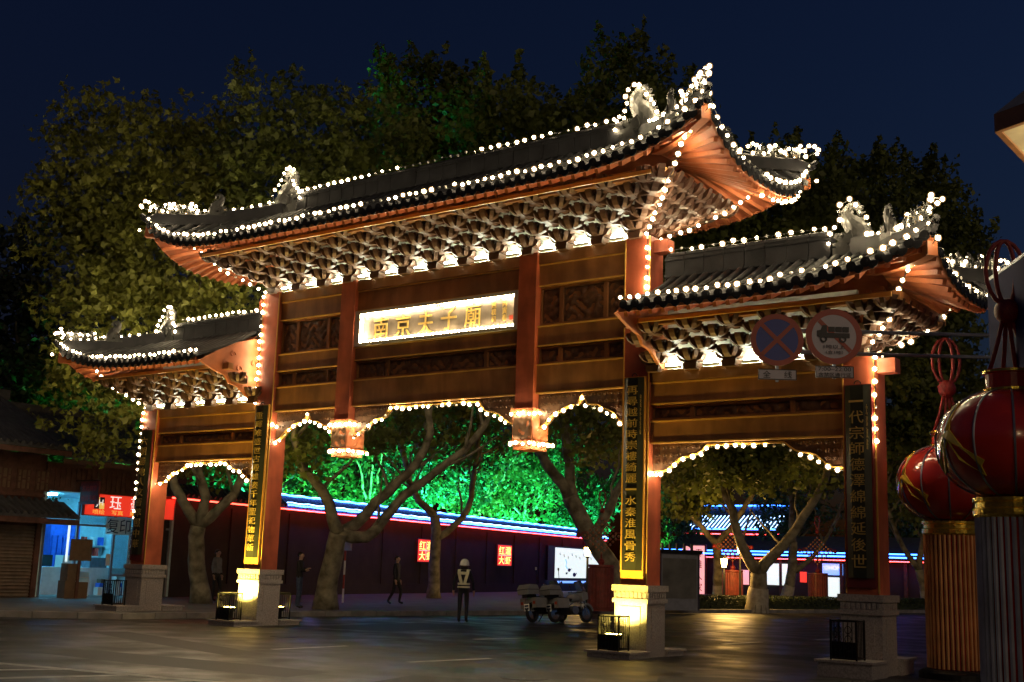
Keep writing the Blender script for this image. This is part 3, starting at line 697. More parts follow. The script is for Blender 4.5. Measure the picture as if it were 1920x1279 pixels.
def couplet(cx, ztop, zbot, chars, label, frame, small=None):
    y = -.05
    o = empty('couplet_board', (cx,y,zbot), label, 'couplet board', 'couplet boards on the columns')
    part(o, 'backing', frame, lambda b: b.box(cx-.255, cx+.255, y-.02, y+.042, zbot-.16, ztop+.02))
    part(o, 'board', 'black_lac', lambda b: b.prism([(-.23,0),(-.12,-.05),(.12,-.05),(.23,0)], zbot, ztop, lambda x,yy,z: (cx+x, y-.022+yy, z)))
    n = len(chars); h = (ztop-zbot-.3)/n
    for i, ch in enumerate(chars):
        if ch == '一': f = (min(.26,h*1.1), .035)
        else: f = (min(.26, h*1.12), h*.80)
        lettering(o, ch, .3, (cx-.01, y-.08, ztop-.15-h*(i+.5)), 'gold', fit=f, depth=.006, name='character')
    if small: lettering(o, small, .06, (cx+.165, y-.052, ztop-.75), 'gold', vertical=True, fit=(.05,.8), depth=.003)
    part(o, 'hook', 'iron', lambda b: b.tube([(cx+.06*math.cos(t), y-.01, ztop+.03+.06*math.sin(t)) for t in np.linspace(0,math.pi,7)], .01, 5))
couplet(-10.08, 5.0, 1.62, '六朝勝地人文薈萃照中華', 'black couplet board on the short column beside the shops', 'darkred')
couplet(-5.48, 5.46, 1.64, '重輝唯盛世古殿雄姿千年聖祀物華新', 'yellow-lit couplet board on the tall column nearer the shops', 'orangewood')
couplet(5.48, 5.46, 1.64, '再尋越前時崇樓綺麗一水秦淮風骨秀', 'dark green couplet board with orange border on the tall column near the signs', 'orangewood', '歲次戊午冬月吉日書')
couplet(10.08, 5.02, 1.64, '一代宗師德澤綿綿延後世', 'black couplet board on the short column beside the big lanterns', 'darkred', '沈鵬敬書')

# ------------------------------------------------------------------ floodlights and their cages
def cage(cx, front, hs, label, lit, lab2=None, power=0):
    y0 = -.80 if front else .80; y1 = -.42 if front else 1.2
    o = empty('lamp_cage', (cx-.05,(y0+y1)/2,hs), label, 'lamp cage', 'iron cages on the plinth slabs')
    x0, x1 = cx-.28, cx+.16; z0, z1 = hs, hs+.66
    def fm(b):
        for x in (x0,x1):
            for y in (y0,y1): b.box(x-.014,x+.014,y-.014,y+.014,z0,z1)
        for z in (z0+.03, z1-.02):
            b.box(x0+.014,x1-.014,y0-.012,y0+.012,z-.012,z+.012); b.box(x0+.014,x1-.014,y1-.012,y1+.012,z-.012,z+.012); b.box(x0-.012,x0+.012,y0+.014,y1-.014,z-.012,z+.012); b.box(x1-.012,x1+.012,y0+.014,y1-.014,z-.012,z+.012)
    part(o, 'frame', 'iron', fm)
    def gr(b):
        for k in range(5):
            x = x0+.07+k*.075; b.box(x-.006,x+.006,y0-.006,y0+.006,z0+.045,z1-.035)
            y = y0+.06+k*.065
            b.box(x1-.006,x1+.006,y-.006,y+.006,z0+.045,z1-.035); b.box(x0-.006,x0+.006,y-.006,y+.006,z0+.045,z1-.035)
        for k in range(3):
            for sx in (-1,1):
                c = (x0+x1)/2 + sx*.085
                b.tube([(c+.055*math.cos(t), y0-.012, z0+.20+k*.15+.06*math.sin(t)) for t in np.linspace(0,2*math.pi,11)], .007, 4)
    part(o, 'scroll_grille', 'iron', gr)
    part(o, 'solid_panel', 'iron', lambda b: b.box(x0+.015, x1-.015, y0+.01, y0+.016, z0+.045, z0+.3))
    if lit:
        f = empty('floodlight', (cx-.06,(y0+y1)/2,hs), lab2, 'floodlight', 'yellow floodlights at the column feet')
        c = Vector((cx-.06, (y0+y1)/2, hs+.3)); d = 1 if front else -1
        part(f, 'bracket_foot', 'iron', lambda b: b.box(c.x-.1,c.x+.1,c.y-.05,c.y+.05,hs+.002,hs+.22))
        part(f, 'housing', 'iron', lambda b: b.prism([(-.11,0),(.11,0),(.16,.10),(-.16,.10)], -.09, .09, lambda x,z,y: (c.x+x, c.y+y, c.z-.10+z)))
        part(f, 'lens', 'flood', lambda b: b.box(c.x-.14, c.x+.14, c.y-.075, c.y+.075, c.z+.003, c.z+.012))
        ld = bpy.data.lights.new('flood_beam', 'SPOT'); ld.energy = power; ld.color = (1,.70,.13); ld.spot_size = R(125); ld.spot_blend = .6; ld.shadow_soft_size = .08
        lo = bpy.data.objects.new('flood_beam', ld); col.objects.link(lo); lo.parent = f; lo.location = c + Vector((0,0,.04)) - origin(f)
        lo.rotation_euler = (Vector((.0, -.32*d if not front else .32, 1))*-1).to_track_quat('-Z','Y').to_euler()
        lo.rotation_euler = Vector((0,.34*d,1)).to_track_quat('-Z','Y').to_euler()
cage(-5.48, True, .13, 'lit iron lamp cage in front of the tall column nearer the shops', True, 'yellow floodlight glowing in the cage before the tall column nearer the shops', 2000)
cage(5.48, True, .13, 'lit iron lamp cage in front of the tall column near the traffic signs', True, 'yellow floodlight glowing in the cage before the tall column near the signs', 900)
cage(10.08, True, .28, 'unlit black iron lamp cage before the short column beside the big lanterns', False)
cage(-10.08, True, .28, 'iron lamp cage in front of the short column beside the shops', False)
cage(-5.48, False, .13, 'lit iron lamp cage behind the tall column nearer the shops', True, 'yellow floodlight in the cage behind the tall column nearer the shops', 150)

# ------------------------------------------------------------------ bulb strings
def V3(x,y,z): return Vector((x,y,z))
ef = YC-2.40
light_string([V3(x, ef-.01, m_front(x,0)+.20) for x in np.linspace(-8.05,8.05,70)], 'long bulb string along the front eave of the tall middle roof', .205, .10, dark=((.47,.50),(.60,.615)))
light_string([V3(x, YC, 10.62+.60) for x in np.linspace(-4.95,4.95,12)], 'bulb string along the ridge of the tall middle roof', .24, .05, dark=((.34,.58),))
for (e, side), pts in m_hips.items():
    w = {(-1,-1):'shop-side front corner',(1,-1):'highest front corner',(1,1):'lantern-side rear corner',(-1,1):'shop-side rear corner'}[e,side]
    light_string([p+V3(0,0,.40 if j < 7 else .34) for j, p in enumerate(pts[2:])], 'bulb string on the middle roof hip at the '+w, .24, .08)
    light_string([p+V3(random.uniform(-.1,.1),random.uniform(-.1,.1),.42+.14*(j%2)) for j, p in enumerate(resample(pts[9:],.13))], 'bulb cluster over the roof figures at the '+w, .13, .1, jit=.05)
    tip = pts[-1]; cx = e*5.6
    a = [tip+V3(0,0,-.3), V3(e*7.3, YC+side*1.75, m_z(0,.28,1)-.42), V3(e*6.5, YC+side*1.05, 8.95), V3(cx+e*.1, YC+side*.30, 8.46)]
    light_string(a, 'bulb string from roof tip to tall column at the '+w, .22, .05)
light_string([V3(8.15, YC+dy, m_end(dy,0)+.18) for dy in np.linspace(-2.35,2.35,24)], 'bulb string round the end eave of the middle roof on the lantern side', .25, .12)
light_string([V3(8.05, YC+dy, m_end(dy,0)-.22) for dy in np.linspace(.2,2.3,12)], 'bulb string under the end eave of the middle roof on the lantern side', .22, .05)
light_string([V3(-8.15, YC+dy, m_end(dy,0)+.18) for dy in np.linspace(-2.35,2.35,24)], 'bulb string round the end eave of the middle roof on the shop side', .25, .1)
def around_beast(x, z, h, e, label):
    P = [(-.42,.10),(-.50,.35),(-.40,.62),(-.22,.80),(-.12,1.0),(.02,1.14),(.18,1.10),(.28,.95),(.22,.78),(.30,.55),(.50,.42),(.52,.2)]
    light_string([V3(x - e*a*h, YC-.16*h, z+.1+c*h) for a, c in P], label, .17, .12)
around_beast(5.35, 10.62, 1.02, 1, 'bulb outline round the ridge beast above the lantern-side tall column')
around_beast(-5.35, 10.62, 1.02, -1, 'bulb outline round the ridge beast above the shop-side tall column')
for s in (-1, 1):
    sd = 'shop side' if s < 0 else 'lantern side'
    r, fr_, en_, zf_, hp = SIDE[s]
    light_string([V3(s*x, YC-2.06, fr_(x,0)+.18) for x in np.linspace(6.15,11.95,40)], 'bulb string along the front eave of the %s low roof' % sd, .20, .15)
    light_string([V3(s*x, YC, 7.52+.60) for x in np.linspace(6.1,9.4,8)], 'bulb string on the ridge of the %s low roof' % sd, .24, .08)
    around_beast(s*9.93, 7.52, .82, s, 'bulb outline round the ridge beast of the %s low roof' % sd)
    light_string([V3(s*12.02, YC+dy, en_(dy,0)+.16) for dy in np.linspace(-2,2,20)], 'bulb string round the end eave of the %s low roof' % sd, .25, .3)
    for side in (-1, 1):
        pts = hp[s,side]; w = ('front' if side < 0 else 'rear')
        light_string([p+V3(0,0,.38 if j < 7 else .32) for j, p in enumerate(pts[3:])], 'bulb string on the %s hip of the %s low roof' % (w, sd), .22, .10)
        light_string([p+V3(random.uniform(-.1,.1),random.uniform(-.1,.1),.40+.14*(j%2)) for j, p in enumerate(resample(pts[9:],.15))], 'bulb cluster over the %s roof figures of the %s low roof' % (w, sd), .15, .12 if side < 0 else .6, jit=.05)
        light_string([pts[-1]+V3(0,0,-.25), V3(s*11.4, YC+side*1.45, zf_(0,.25,1)-.35), V3(s*10.9, YC+side*.9, 6.1), V3(s*10.3, YC+side*.3, 5.66)], 'bulb string from the %s tip of the %s low roof to its column' % (w, sd), .22, .12 if side < 0 else .5)
    light_string([V3(s*10.08+(.31 if s > 0 else -.31), -.03, z) for z in np.linspace(5.5,4.0 if s > 0 else 2.6,6)], 'bulb string down the edge of the %s short column' % sd, .2, .15)
light_string([V3(-5.48-.31, -.03, z) for z in np.linspace(8.35,5.55,8)], 'bulb string down the outer edge of the tall column nearer the shops', .2, .08)
light_string([V3(5.48+.25, -.035, z) for z in np.linspace(8.35,6.7,6)], 'bulb string down the outer edge of the tall column near the signs', .2, .08)
nm = {('ogee',-1):'pointed arch beside the tall shop-side column', ('ogee',1):'pointed arch beside the tall sign-side column', ('side',-1):'low side arch towards the shops', ('side',1):'low side arch towards the big lanterns', ('mid',0):'wide middle arch'}
for k, pts in ARCH.items():
    light_string(pts, 'bulb string edging the '+nm[k], .2, .12)
for s in (-1, 1):
    x = s*2.71; sd = 'shop-side' if s < 0 else 'sign-side'
    for z, w in ((4.86,'upper'),(4.22,'lower')):
        light_string([V3(x-.33,.3,z), V3(x-.33,-.12,z), V3(x+.33,-.12,z), V3(x+.33,.62,z)], '%s bulb ring round the %s hanging pendant' % (w, sd), .16, .05)
for cx, z, n in ((-5.48,4.95,'tall shop-side column under the pointed arch'),(5.48,3.55,'tall sign-side column under the low arch')):
    light_string([V3(cx+.31,.05,z), V3(cx+.31,.35,z)], 'short bulb string on the '+n, .15, 0)
TREES = {
 'T1': ([(-13.6, 5.2, 0.1), (-13.63, 4.82, 1.67), (-13.45, 4.73, 2.6)], [[(-13.45, 4.73, 2.6), (-13.9, 4.23, 3.34), (-14.05, 3.89, 4.34), (-14.65, 2.51, 8.35), (-15.08, 1.45, 11.52)], [(-13.45, 4.73, 2.6), (-12.59, 5.2, 3.31), (-12.02, 5.37, 4.42), (-12.3, 4.22, 8.44), (-12.23, 3.33, 12.47)], [(-13.45, 4.73, 2.6), (-13.06, 4.81, 3.54), (-13.43, 4.3, 4.53), (-13.35, 3.3, 9.07), (-13.65, 2.38, 12.08)]], [(-14.91, 1.11, 13.54, 2.06, 2.4), (-16.07, 0.61, 11.98, 1.46, 1.72), (-14.11, 2.16, 11.56, 2.23, 2.23), (-14.61, 3.65, 14.42, 1.62, 2.35), (-13.92, 1.75, 8.5, 2.34, 2.0), (-10.98, 2.68, 8.4, 1.63, 1.63), (-13.9, 1.0, 6.37, 1.46, 1.46), (-14.26, 5.0, 15.14, 1.66, 2.22), (-13.37, 2.97, 10.41, 2.06, 2.06), (-13.41, 5.02, 12.35, 1.8, 1.8), (-13.78, 1.3, 5.42, 1.14, 0.98), (-16.14, 2.07, 10.91, 1.94, 1.94)]), 
 'T2': ([(-9.4, 6.6, 0.1), (-9.11, 6.45, 1.73), (-8.88, 6.44, 2.47)], [[(-8.88, 6.44, 2.47), (-8.98, 6.24, 2.99), (-9.03, 6.02, 3.81), (-9.73, 5.36, 4.39), (-9.73, 4.69, 7.29), (-9.72, 3.93, 10.54)], [(-8.88, 6.44, 2.47), (-9.08, 6.94, 2.39), (-8.28, 7.84, 3.78), (-7.73, 8.68, 4.63), (-7.48, 9.18, 5.99), (-8.29, 8.39, 9.54), (-9.11, 7.37, 13.99)], [(-8.88, 6.44, 2.47), (-8.48, 7.34, 2.21), (-8.33, 7.87, 2.72), (-8.26, 8.26, 3.6), (-7.42, 9.22, 4.45), (-6.2, 10.29, 6.06), (-5.68, 10.54, 8.97), (-7.74, 8.58, 13.17)]], [(-11.29, 4.28, 14.94, 1.57, 1.92), (-10.44, 6.08, 15.34, 1.79, 1.97), (-9.83, 7.78, 15.38, 1.83, 2.02), (-9.47, 5.45, 4.87, 1.16, 0.99), (-8.56, 7.19, 5.69, 1.61, 1.02), (-10.07, 4.57, 12.12, 1.87, 1.87), (-9.39, 6.26, 12.45, 1.92, 1.92), (-10.05, 5.29, 9.13, 1.87, 2.04), (-9.09, 7.2, 9.39, 2.09, 2.09), (-8.47, 8.46, 11.39, 1.97, 2.33), (-8.12, 9.36, 8.61, 2.15, 1.79)]), 
 'T3': ([(-17.0, 21.0, 0.1), (-16.81, 20.68, 2.14), (-16.66, 20.6, 2.93), (-16.67, 20.41, 3.71)], [[(-16.67, 20.41, 3.71), (-17.4, 19.67, 4.55), (-17.58, 19.14, 6.3), (-17.38, 17.91, 12.17), (-16.42, 16.99, 19.14)], [(-16.72, 20.6, 2.73), (-16.32, 21.12, 3.15), (-15.77, 21.67, 3.88), (-15.18, 21.51, 7.74), (-14.93, 19.81, 17.21)]], [(-16.09, 16.85, 20.78, 2.01, 2.95), (-14.6, 18.05, 20.37, 2.36, 2.6), (-16.63, 19.53, 7.58, 2.6, 1.65), (-15.61, 21.73, 6.82, 1.92, 1.44), (-15.89, 18.03, 16.39, 2.83, 3.3), (-15.1, 19.57, 12.27, 2.83, 3.07), (-16.95, 17.03, 17.27, 2.12, 2.6)]), 
 'T4': ([(-7.6, 20.6, 0.1), (-7.3, 20.49, 1.54), (-7.98, 19.71, 2.73), (-8.55, 18.89, 4.44)], [[(-8.55, 18.89, 4.44), (-9.03, 18.28, 5.55), (-9.55, 17.76, 6.13), (-9.64, 16.99, 9.12), (-9.46, 15.68, 15.3)], [(-8.5, 18.97, 4.27), (-8.48, 18.54, 6.18), (-8.29, 17.98, 9.18), (-7.76, 16.92, 15.37)], [(-7.98, 19.71, 2.73), (-7.3, 19.91, 4.06), (-6.56, 20.1, 5.54), (-5.4, 20.09, 9.29)]], [(-9.41, 15.1, 17.98, 2.31, 2.52), (-7.57, 16.53, 17.64, 2.21, 2.52), (-9.29, 17.68, 7.28, 1.47, 1.26), (-7.28, 18.06, 6.62, 1.54, 1.44), (-9.92, 15.21, 15.9, 2.1, 2.31), (-8.87, 16.36, 14.3, 2.73, 2.73), (-9.0, 17.08, 10.79, 2.73, 2.52), (-6.83, 17.84, 14.38, 2.31, 2.31), (-6.99, 18.64, 10.46, 2.31, 2.52)]), 
 'T5': ([(-4.9, 28.2, 0.1), (-4.79, 28.11, 0.87), (-4.69, 27.98, 1.72)], [[(-4.69, 27.98, 1.72), (-5.13, 27.49, 2.44), (-5.3, 27.13, 3.47), (-5.81, 25.99, 6.71), (-5.89, 24.1, 14.58)], [(-4.69, 27.98, 1.72), (-4.13, 28.23, 2.48), (-3.4, 28.56, 3.36), (-2.92, 28.69, 4.29), (-2.13, 29.03, 5.36), (-1.63, 28.78, 8.0), (-3.01, 25.94, 15.82)]], [(-7.51, 21.24, 21.72, 2.07, 2.41), (-6.38, 22.53, 19.74, 2.18, 2.53), (-3.47, 25.34, 16.93, 3.22, 2.53), (-6.02, 25.9, 6.47, 2.41, 1.38), (-3.21, 26.76, 6.25, 2.48, 1.35), (-1.8, 26.56, 17.0, 2.3, 2.3), (-5.18, 24.2, 16.41, 2.76, 2.53), (-7.79, 21.82, 18.33, 2.53, 2.53), (-6.19, 24.2, 13.22, 3.45, 2.99), (-3.74, 26.4, 11.52, 3.45, 3.45), (-4.52, 26.46, 8.78, 2.99, 1.84)]), 
 'T6': ([(-8.9, 32.5, 0.1), (-8.75, 32.25, 1.67), (-8.71, 31.97, 3.02)], [[(-8.71, 31.97, 3.02), (-9.33, 31.29, 3.95), (-10.48, 30.08, 5.53), (-11.4, 28.14, 10.9)], [(-8.71, 31.97, 3.02), (-7.81, 32.37, 4.14), (-6.15, 32.85, 7.36), (-3.35, 33.43, 13.73), (-2.14, 33.25, 18.28)]], [(-2.1, 33.17, 18.78, 2.81, 2.81), (-3.16, 33.04, 15.98, 3.32, 3.07), (-4.29, 34.2, 7.43, 2.3, 1.79), (-9.56, 30.65, 5.97, 2.04, 1.53), (-5.21, 32.65, 11.15, 3.58, 3.07), (-2.65, 34.29, 12.25, 3.32, 3.07)]), 
 'T7': ([(-10.0, 43.0, 0.1), (-9.57, 42.95, 1.73), (-9.39, 42.68, 3.46)], [[(-9.39, 42.68, 3.46), (-9.15, 41.73, 8.28), (-8.3, 40.66, 15.54)], [(-9.56, 42.93, 1.8), (-9.02, 43.26, 2.14), (-8.01, 43.72, 3.36), (-6.41, 44.07, 6.94)]], [(-8.74, 42.23, 7.43, 2.36, 1.77), (-6.28, 43.82, 8.4, 2.36, 2.07), (-8.11, 40.94, 14.97, 3.84, 3.54)]), 
 'T8': ([(-2.6, 44.5, 0.1), (-2.77, 44.04, 1.57), (-2.85, 43.85, 2.17)], [[(-2.85, 43.85, 2.17), (-3.4, 43.27, 2.89), (-4.0, 42.18, 5.64), (-3.44, 41.05, 12.28)], [(-2.85, 43.85, 2.17), (-2.2, 43.56, 5.44), (-0.94, 42.87, 12.38), (-1.49, 40.86, 19.24)]], [(-1.88, 40.38, 20.05, 3.1, 3.38), (-0.38, 42.05, 17.64, 2.39, 3.24), (-2.34, 41.33, 14.53, 3.66, 3.66), (-2.61, 43.13, 5.98, 1.97, 1.97), (-3.58, 41.33, 10.62, 3.66, 3.1), (-1.08, 43.15, 10.72, 2.53, 3.38), (-3.11, 42.25, 8.16, 2.53, 1.97), (-3.57, 40.05, 16.13, 3.1, 3.1)]), 
 'dark': ([(-31, 5.5, 0.1), (-27.54, 7.05, 4.44), (-27.27, 6.5, 7.65)], [[(-27.27, 6.5, 7.65), (-27.18, 5.82, 10.86)]], [(-27.03, 5.53, 12.57, 1.63, 1.85), (-26.6, 6.34, 10.45, 1.74, 1.96), (-27.69, 5.89, 8.91, 1.53, 1.96), (-26.9, 6.72, 7.88, 1.53, 1.53)])}

# ------------------------------------------------------------------ trees
LOW = {'T1': [(-14.66, 4.56, 4.94, 0.88, 0.7), (-13.4, 5.52, 4.82, 0.88, 0.7)], 'T5': [(-6.82, 25.47, 5.76, 1.38, 1.03), (-5.29, 26.48, 6.28, 1.61, 1.03), (-3.59, 26.53, 6.02, 1.58, 1.13)], 'T6': [(-10.03, 30.48, 5.2, 1.15, 1.15)], 'T2': [(-10.4, 9.2, 5.9, 1.2, 0.8), (-9.6, 10.6, 6.2, 1.2, 0.8), (-11.9, 7.4, 5.3, 0.9, 0.7)], 'T4': [(-8.9, 20.2, 7.2, 1.2, 1.0), (-8.1, 20.9, 6.6, 1.0, 1.0)]}
LEAF2D = np.array([(0,-.45),(.44,-.12),(.16,.06),(0,.60),(-.16,.06),(-.44,-.12)])
LEAF4 = np.array([(0,-.5),(.36,.02),(0,.6),(-.36,.02)])
def leaves(parent, name, lobes, dens, size, m, seed, shell=.55):
    g = np.random.default_rng(seed); C = []
    for (x,y,z,r,h) in lobes:
        r *= 1.12; h *= 1.12
        vol = 4.19*r*r*h; nc = max(8, int(vol*dens*.14))
        d = g.normal(size=(nc,3)); d /= np.linalg.norm(d,axis=1)[:,None]; rad = g.random(nc)**(1/3)*(1-shell)+shell*g.random(nc)**.25
        cc = np.array([x,y,z]) + d*rad[:,None]*np.array([r,r,h])*g.uniform(.78,1.17,(nc,1))
        k = g.integers(24,64,nc); cc = np.repeat(cc,k,0) + g.normal(size=(k.sum(),3))*np.array([.40,.40,.24])
        C.append(cc)
        ns = max(6, int(3.2*r*r)); e = g.normal(size=(ns,3)); e[:,2] = np.abs(e[:,2])+.25; e /= np.linalg.norm(e,axis=1)[:,None]     # leafy sprays that break the outline
        b0 = np.array([x,y,z]) + e*np.array([r,r,h])*.9; ln = g.uniform(.5,1.5,ns); dr = e*.6+np.array([0,0,.8]); dr /= np.linalg.norm(dr,axis=1)[:,None]
        for q in range(ns):
            tt = g.random(int(26*ln[q])); C.append(b0[q]+dr[q]*(tt*ln[q])[:,None]+g.normal(size=(len(tt),3))*(.20*(1.15-tt))[:,None])
    C = np.concatenate(C); n = len(C)
    nrm = g.normal(size=(n,3)) + np.array([0,0,.5]); nrm /= np.linalg.norm(nrm,axis=1)[:,None]
    t = g.normal(size=(n,3)); t -= nrm*(t*nrm).sum(1)[:,None]; t /= np.linalg.norm(t,axis=1)[:,None]; b = np.cross(nrm,t)
    s = size*g.uniform(.45,1.55,n)
    L = LEAF2D if size < .215 else LEAF4; K = len(L)
    v = C[:,None,:] + s[:,None,None]*(L[None,:,0,None]*t[:,None,:] + L[None,:,1,None]*b[:,None,:] + .18*np.abs(L[None,:,0,None])*nrm[:,None,:])
    off = origin(parent); v = v.reshape(-1,3) - np.array(off)
    me = bpy.data.meshes.new(name); me.vertices.add(n*K); me.vertices.foreach_set('co', v.ravel()); me.loops.add(n*K); me.loops.foreach_set('vertex_index', np.arange(n*K, dtype=np.int32))
    me.polygons.add(n); me.polygons.foreach_set('loop_start', np.arange(0,n*K,K,dtype=np.int32)); me.polygons.foreach_set('loop_total', np.full(n,K,dtype=np.int32))
    me.update(); me.validate(); me.materials.append(M[m])
    o = bpy.data.objects.new(name, me); col.objects.link(o); o.parent = parent; return o
def smooth_path(p, step=.5, wob=.06):
    P = resample(p, step); 
    for _ in range(2): P = [P[0]] + [(P[i-1]+P[i]*2+P[i+1])/4 for i in range(1,len(P)-1)] + [P[-1]]
    return [q + Vector((random.uniform(-wob,wob), random.uniform(-wob,wob), 0)) if 0 < i < len(P)-1 else q for i, q in enumerate(P)]
def tree(key, label, r0, leaf, dens=1.0, size=.26, lime=False, extra=True):
    tr, limbs, lobes = TREES[key]; lobes = [(x,y,z,r*.75,h*.7) if (z < 9 and key in ('T2','T3','T4')) else (x,y,z,r,h) for x,y,z,r,h in lobes if not (key == 'T1' and x < -16.9)] + LOW.get(key, [])
    root = empty('plane_tree', tr[0], label, 'tree', 'plane trees along the street')
    tp = smooth_path(tr, .35, .03); n = len(tp)
    part(root, 'trunk', 'bark', lambda b: b.tube(tp, [r0*(1.28 if i == 0 else 1.1 if i == 1 else 1-.22*i/n) for i in range(n)], 12), smooth=True)
    if lime:
        part(root, 'limewash_band', 'lime', lambda b: b.tube([tp[0]-Vector((0,0,.02))]+tp[1:4], [r0*1.29]+[r0*1.115]*2+[r0*1.0], 14, cap=False), smooth=True)
    for L in limbs:
        lp = smooth_path(L, .5, .06); k = len(lp)
        part(root, 'limb', 'bark', lambda b: b.tube(lp, [max(.03, r0*(.68-.62*(i/k)**.6)) for i in range(k)], 9), smooth=True)
        for j in range(3, k-2, 2):
            q = lp[j]; d = Vector((random.uniform(-1,1), random.uniform(-1,1), random.uniform(.2,1))).normalized()
            ln = random.uniform(1.2,2.6); pts = smooth_path([q, q+d*ln*.5+Vector((0,0,.2)), q+d*ln+Vector((0,0,.6))], .4, .08)
            part(root, 'branch', 'bark', lambda b: b.tube(pts, [max(.012,.07-.06*i/len(pts)) for i in range(len(pts))], 5))
    leaves(root, 'crown', [(x,y,z,r*(.86 if key == 'T1' else .94),h*.94) for x,y,z,r,h in lobes], dens, size, leaf, sum(map(ord,key)))
    return root
tree('T1', 'leaning plane tree with pale forked trunk behind the low arch beside the shops', .30, 'leafB', 12, .21)
tree('T2', 'thick plane tree with long limbs spreading behind the wide middle arch', .34, 'leafA', 12, .21)
tree('T3', 'plane tree standing by the first red square sign on the long wall', .27, 'leafA', 8, .25)
tree('T4', 'big plane tree leaning over the red drum behind the pointed arch near the signs', .40, 'leafA', 8, .24)
tree('T5', 'plane tree with orange-lit forked trunk and limewashed foot behind the low arch', .42, 'leafA', 7, .25, lime=True)
tree('T6', 'dark slender plane tree with limewashed foot beside the pink light box', .26, 'leafA', 6, .26, lime=True)
tree('T7', 'far bluish plane tree trunk before the white light box', .30, 'leafA', 6, .26, lime=True)
tree('T8', 'plane tree behind the big red lantern beside the parked van', .27, 'leafA', 6, .27, lime=True)
tree('dark', 'dark tree rising behind the tiled shop roofs at the photo edge', .35, 'leafD', 8, .27)

# low trees behind the wall, lit green
GT = [(-24.0,16.5,3.0,8.5),(-25.5,21.5,3.4,10.5),(-27.2,27.5,3.8,11.5),(-28.5,33.5,4.0,12.5),(-29.5,40,4.0,13),(-31,47,4.2,13),(-31,54,4.2,12),(-26.5,61,3.5,8.5),(-18,62,3.5,9.5),(-10,64,3.5,9.0),(-24.5,9.5,2.6,10.5),(-23.8,5.5,2.4,8.6),(-1,66,3.5,8.0)]
GL = ['nearest the tall shop-side column','left of the long thick limb','behind the first red square sign','above the middle of the long wall','between the two red square signs','above the lit picture board','at the far end of the long wall','behind the blue neon house','behind the white light box','behind the blue shop sign','behind the low arch over the shops','over the tiled shop roof','behind the parked van']
for i, (x, y, r, h) in enumerate(GT):
    root = empty('garden_tree', (x,y,0), 'green floodlit garden tree '+GL[i], 'tree', 'floodlit trees behind the wall')
    ln = random.uniform(-.6,.6)
    tp = smooth_path([(x,y,0),(x+ln*.4,y+.2,h*.4),(x+ln,y,h*.75)], .6, .06); n = len(tp)
    part(root, 'trunk', 'bark', lambda b: b.tube(tp, [.2*(1-.6*j/n) for j in range(n)], 8), smooth=True)
    for k in range(4):
        a = random.uniform(0,6.28); q = tp[n//2]; pts = smooth_path([q, q+Vector((math.cos(a)*r*.4, math.sin(a)*r*.4, h*.15)), q+Vector((math.cos(a)*r*.75, math.sin(a)*r*.75, h*.3))], .5, .08)
        part(root, 'limb', 'bark', lambda b: b.tube(pts, [max(.02,.09-.07*j/len(pts)) for j in range(len(pts))], 6))
    lob = [(x+random.uniform(-.7,.7)*r*.8, y+random.uniform(-.7,.7)*r*.8, h*random.uniform(.34,.98), r*random.uniform(.28,.5), r*random.uniform(.22,.42)) for _ in range(12)]
    leaves(root, 'crown', lob, 3.2, .24, 'leafC', 100+i, .3)
    if i < 12:
        fx_ = x + (.9 if i < 7 or i > 9 else .5); fy = y - 1.2
        f = empty('garden_floodlight', (fx_, fy, 0), 'green floodlight at the foot of the tree '+GL[i], 'floodlight', 'green floodlights behind the wall')
        part(f, 'stake', 'iron', lambda b: b.box(fx_-.02,fx_+.02,fy-.02,fy+.02,0,.3)); part(f, 'housing', 'iron', lambda b: b.tube([(fx_,fy,.3),(fx_,fy,.48)], [.08,.13], 10))
        ld = bpy.data.lights.new('green_beam', 'SPOT'); ld.energy = (11000,26000,15000,38000,20000,42000,22000,24000,56000,30000,4500,4500)[i]; ld.color = ((.03,.85,.45),(.10,1,.22),(.04,1,.32))[i % 3]; ld.spot_size = R(110); ld.spot_blend = .7; ld.shadow_soft_size = .12
        lo_ = bpy.data.objects.new('green_beam', ld); col.objects.link(lo_); lo_.parent = f; lo_.location = (0,0,.52)
        lo_.rotation_euler = Vector(((x-fx_)*.5, (y-fy)*.5, 3.0)).to_track_quat('-Z','Y').to_euler()

# ------------------------------------------------------------------ long wall with neon
wl = empty('boundary_wall', (-18.2,7,0), 'long dark plastered wall with tiled coping outlined in blue and red neon', 'wall')
wd = Vector((-.2198,.9755,0)); wnm = Vector((.9755,.2198,0))
def wp(a, o, z): return Vector((-18.2,7,0)) + wd*a + wnm*o + Vector((0,0,z))
def wbox(b, a0, a1, o0, o1, z0, z1):
    vs = [wp(a,o,z) for z in (z0,z1) for a, o in ((a0,o0),(a1,o0),(a1,o1),(a0,o1))]
    return b.add(vs, [(3,2,1,0),(4,5,6,7),(0,1,5,4),(1,2,6,5),(2,3,7,6),(3,0,4,7)])
WL = 48
part(wl, 'wall_body', 'wallplaster', lambda b: wbox(b, 0, WL, -.3, 0, 0, 3.75))
part(wl, 'wall_base', 'wallplaster', lambda b: wbox(b, 0, WL, .002, .06, .14, .6))
for k in range(12): part(wl, 'pilaster', 'wallplaster', lambda b: wbox(b, 4*k, 4*k+.35, .002, .05, .61, 3.5))
part(wl, 'coping', 'walltile', lambda b: b.prism([(-.62,3.72),(.38,3.72),(.36,3.80),(-.1,4.18),(-.2,4.22),(-.3,4.18),(-.6,3.80)], 0, WL, lambda o,z,a: wp(a,o,z)))
for k in range(int(WL/.32)):
    m = MB(); a = .16+.32*k; m.tube([wp(a,.42,3.80), wp(a,.15,4.0), wp(a,-.08,4.2)], .075, 6); m.build('coping_tile', 'walltile', wl)
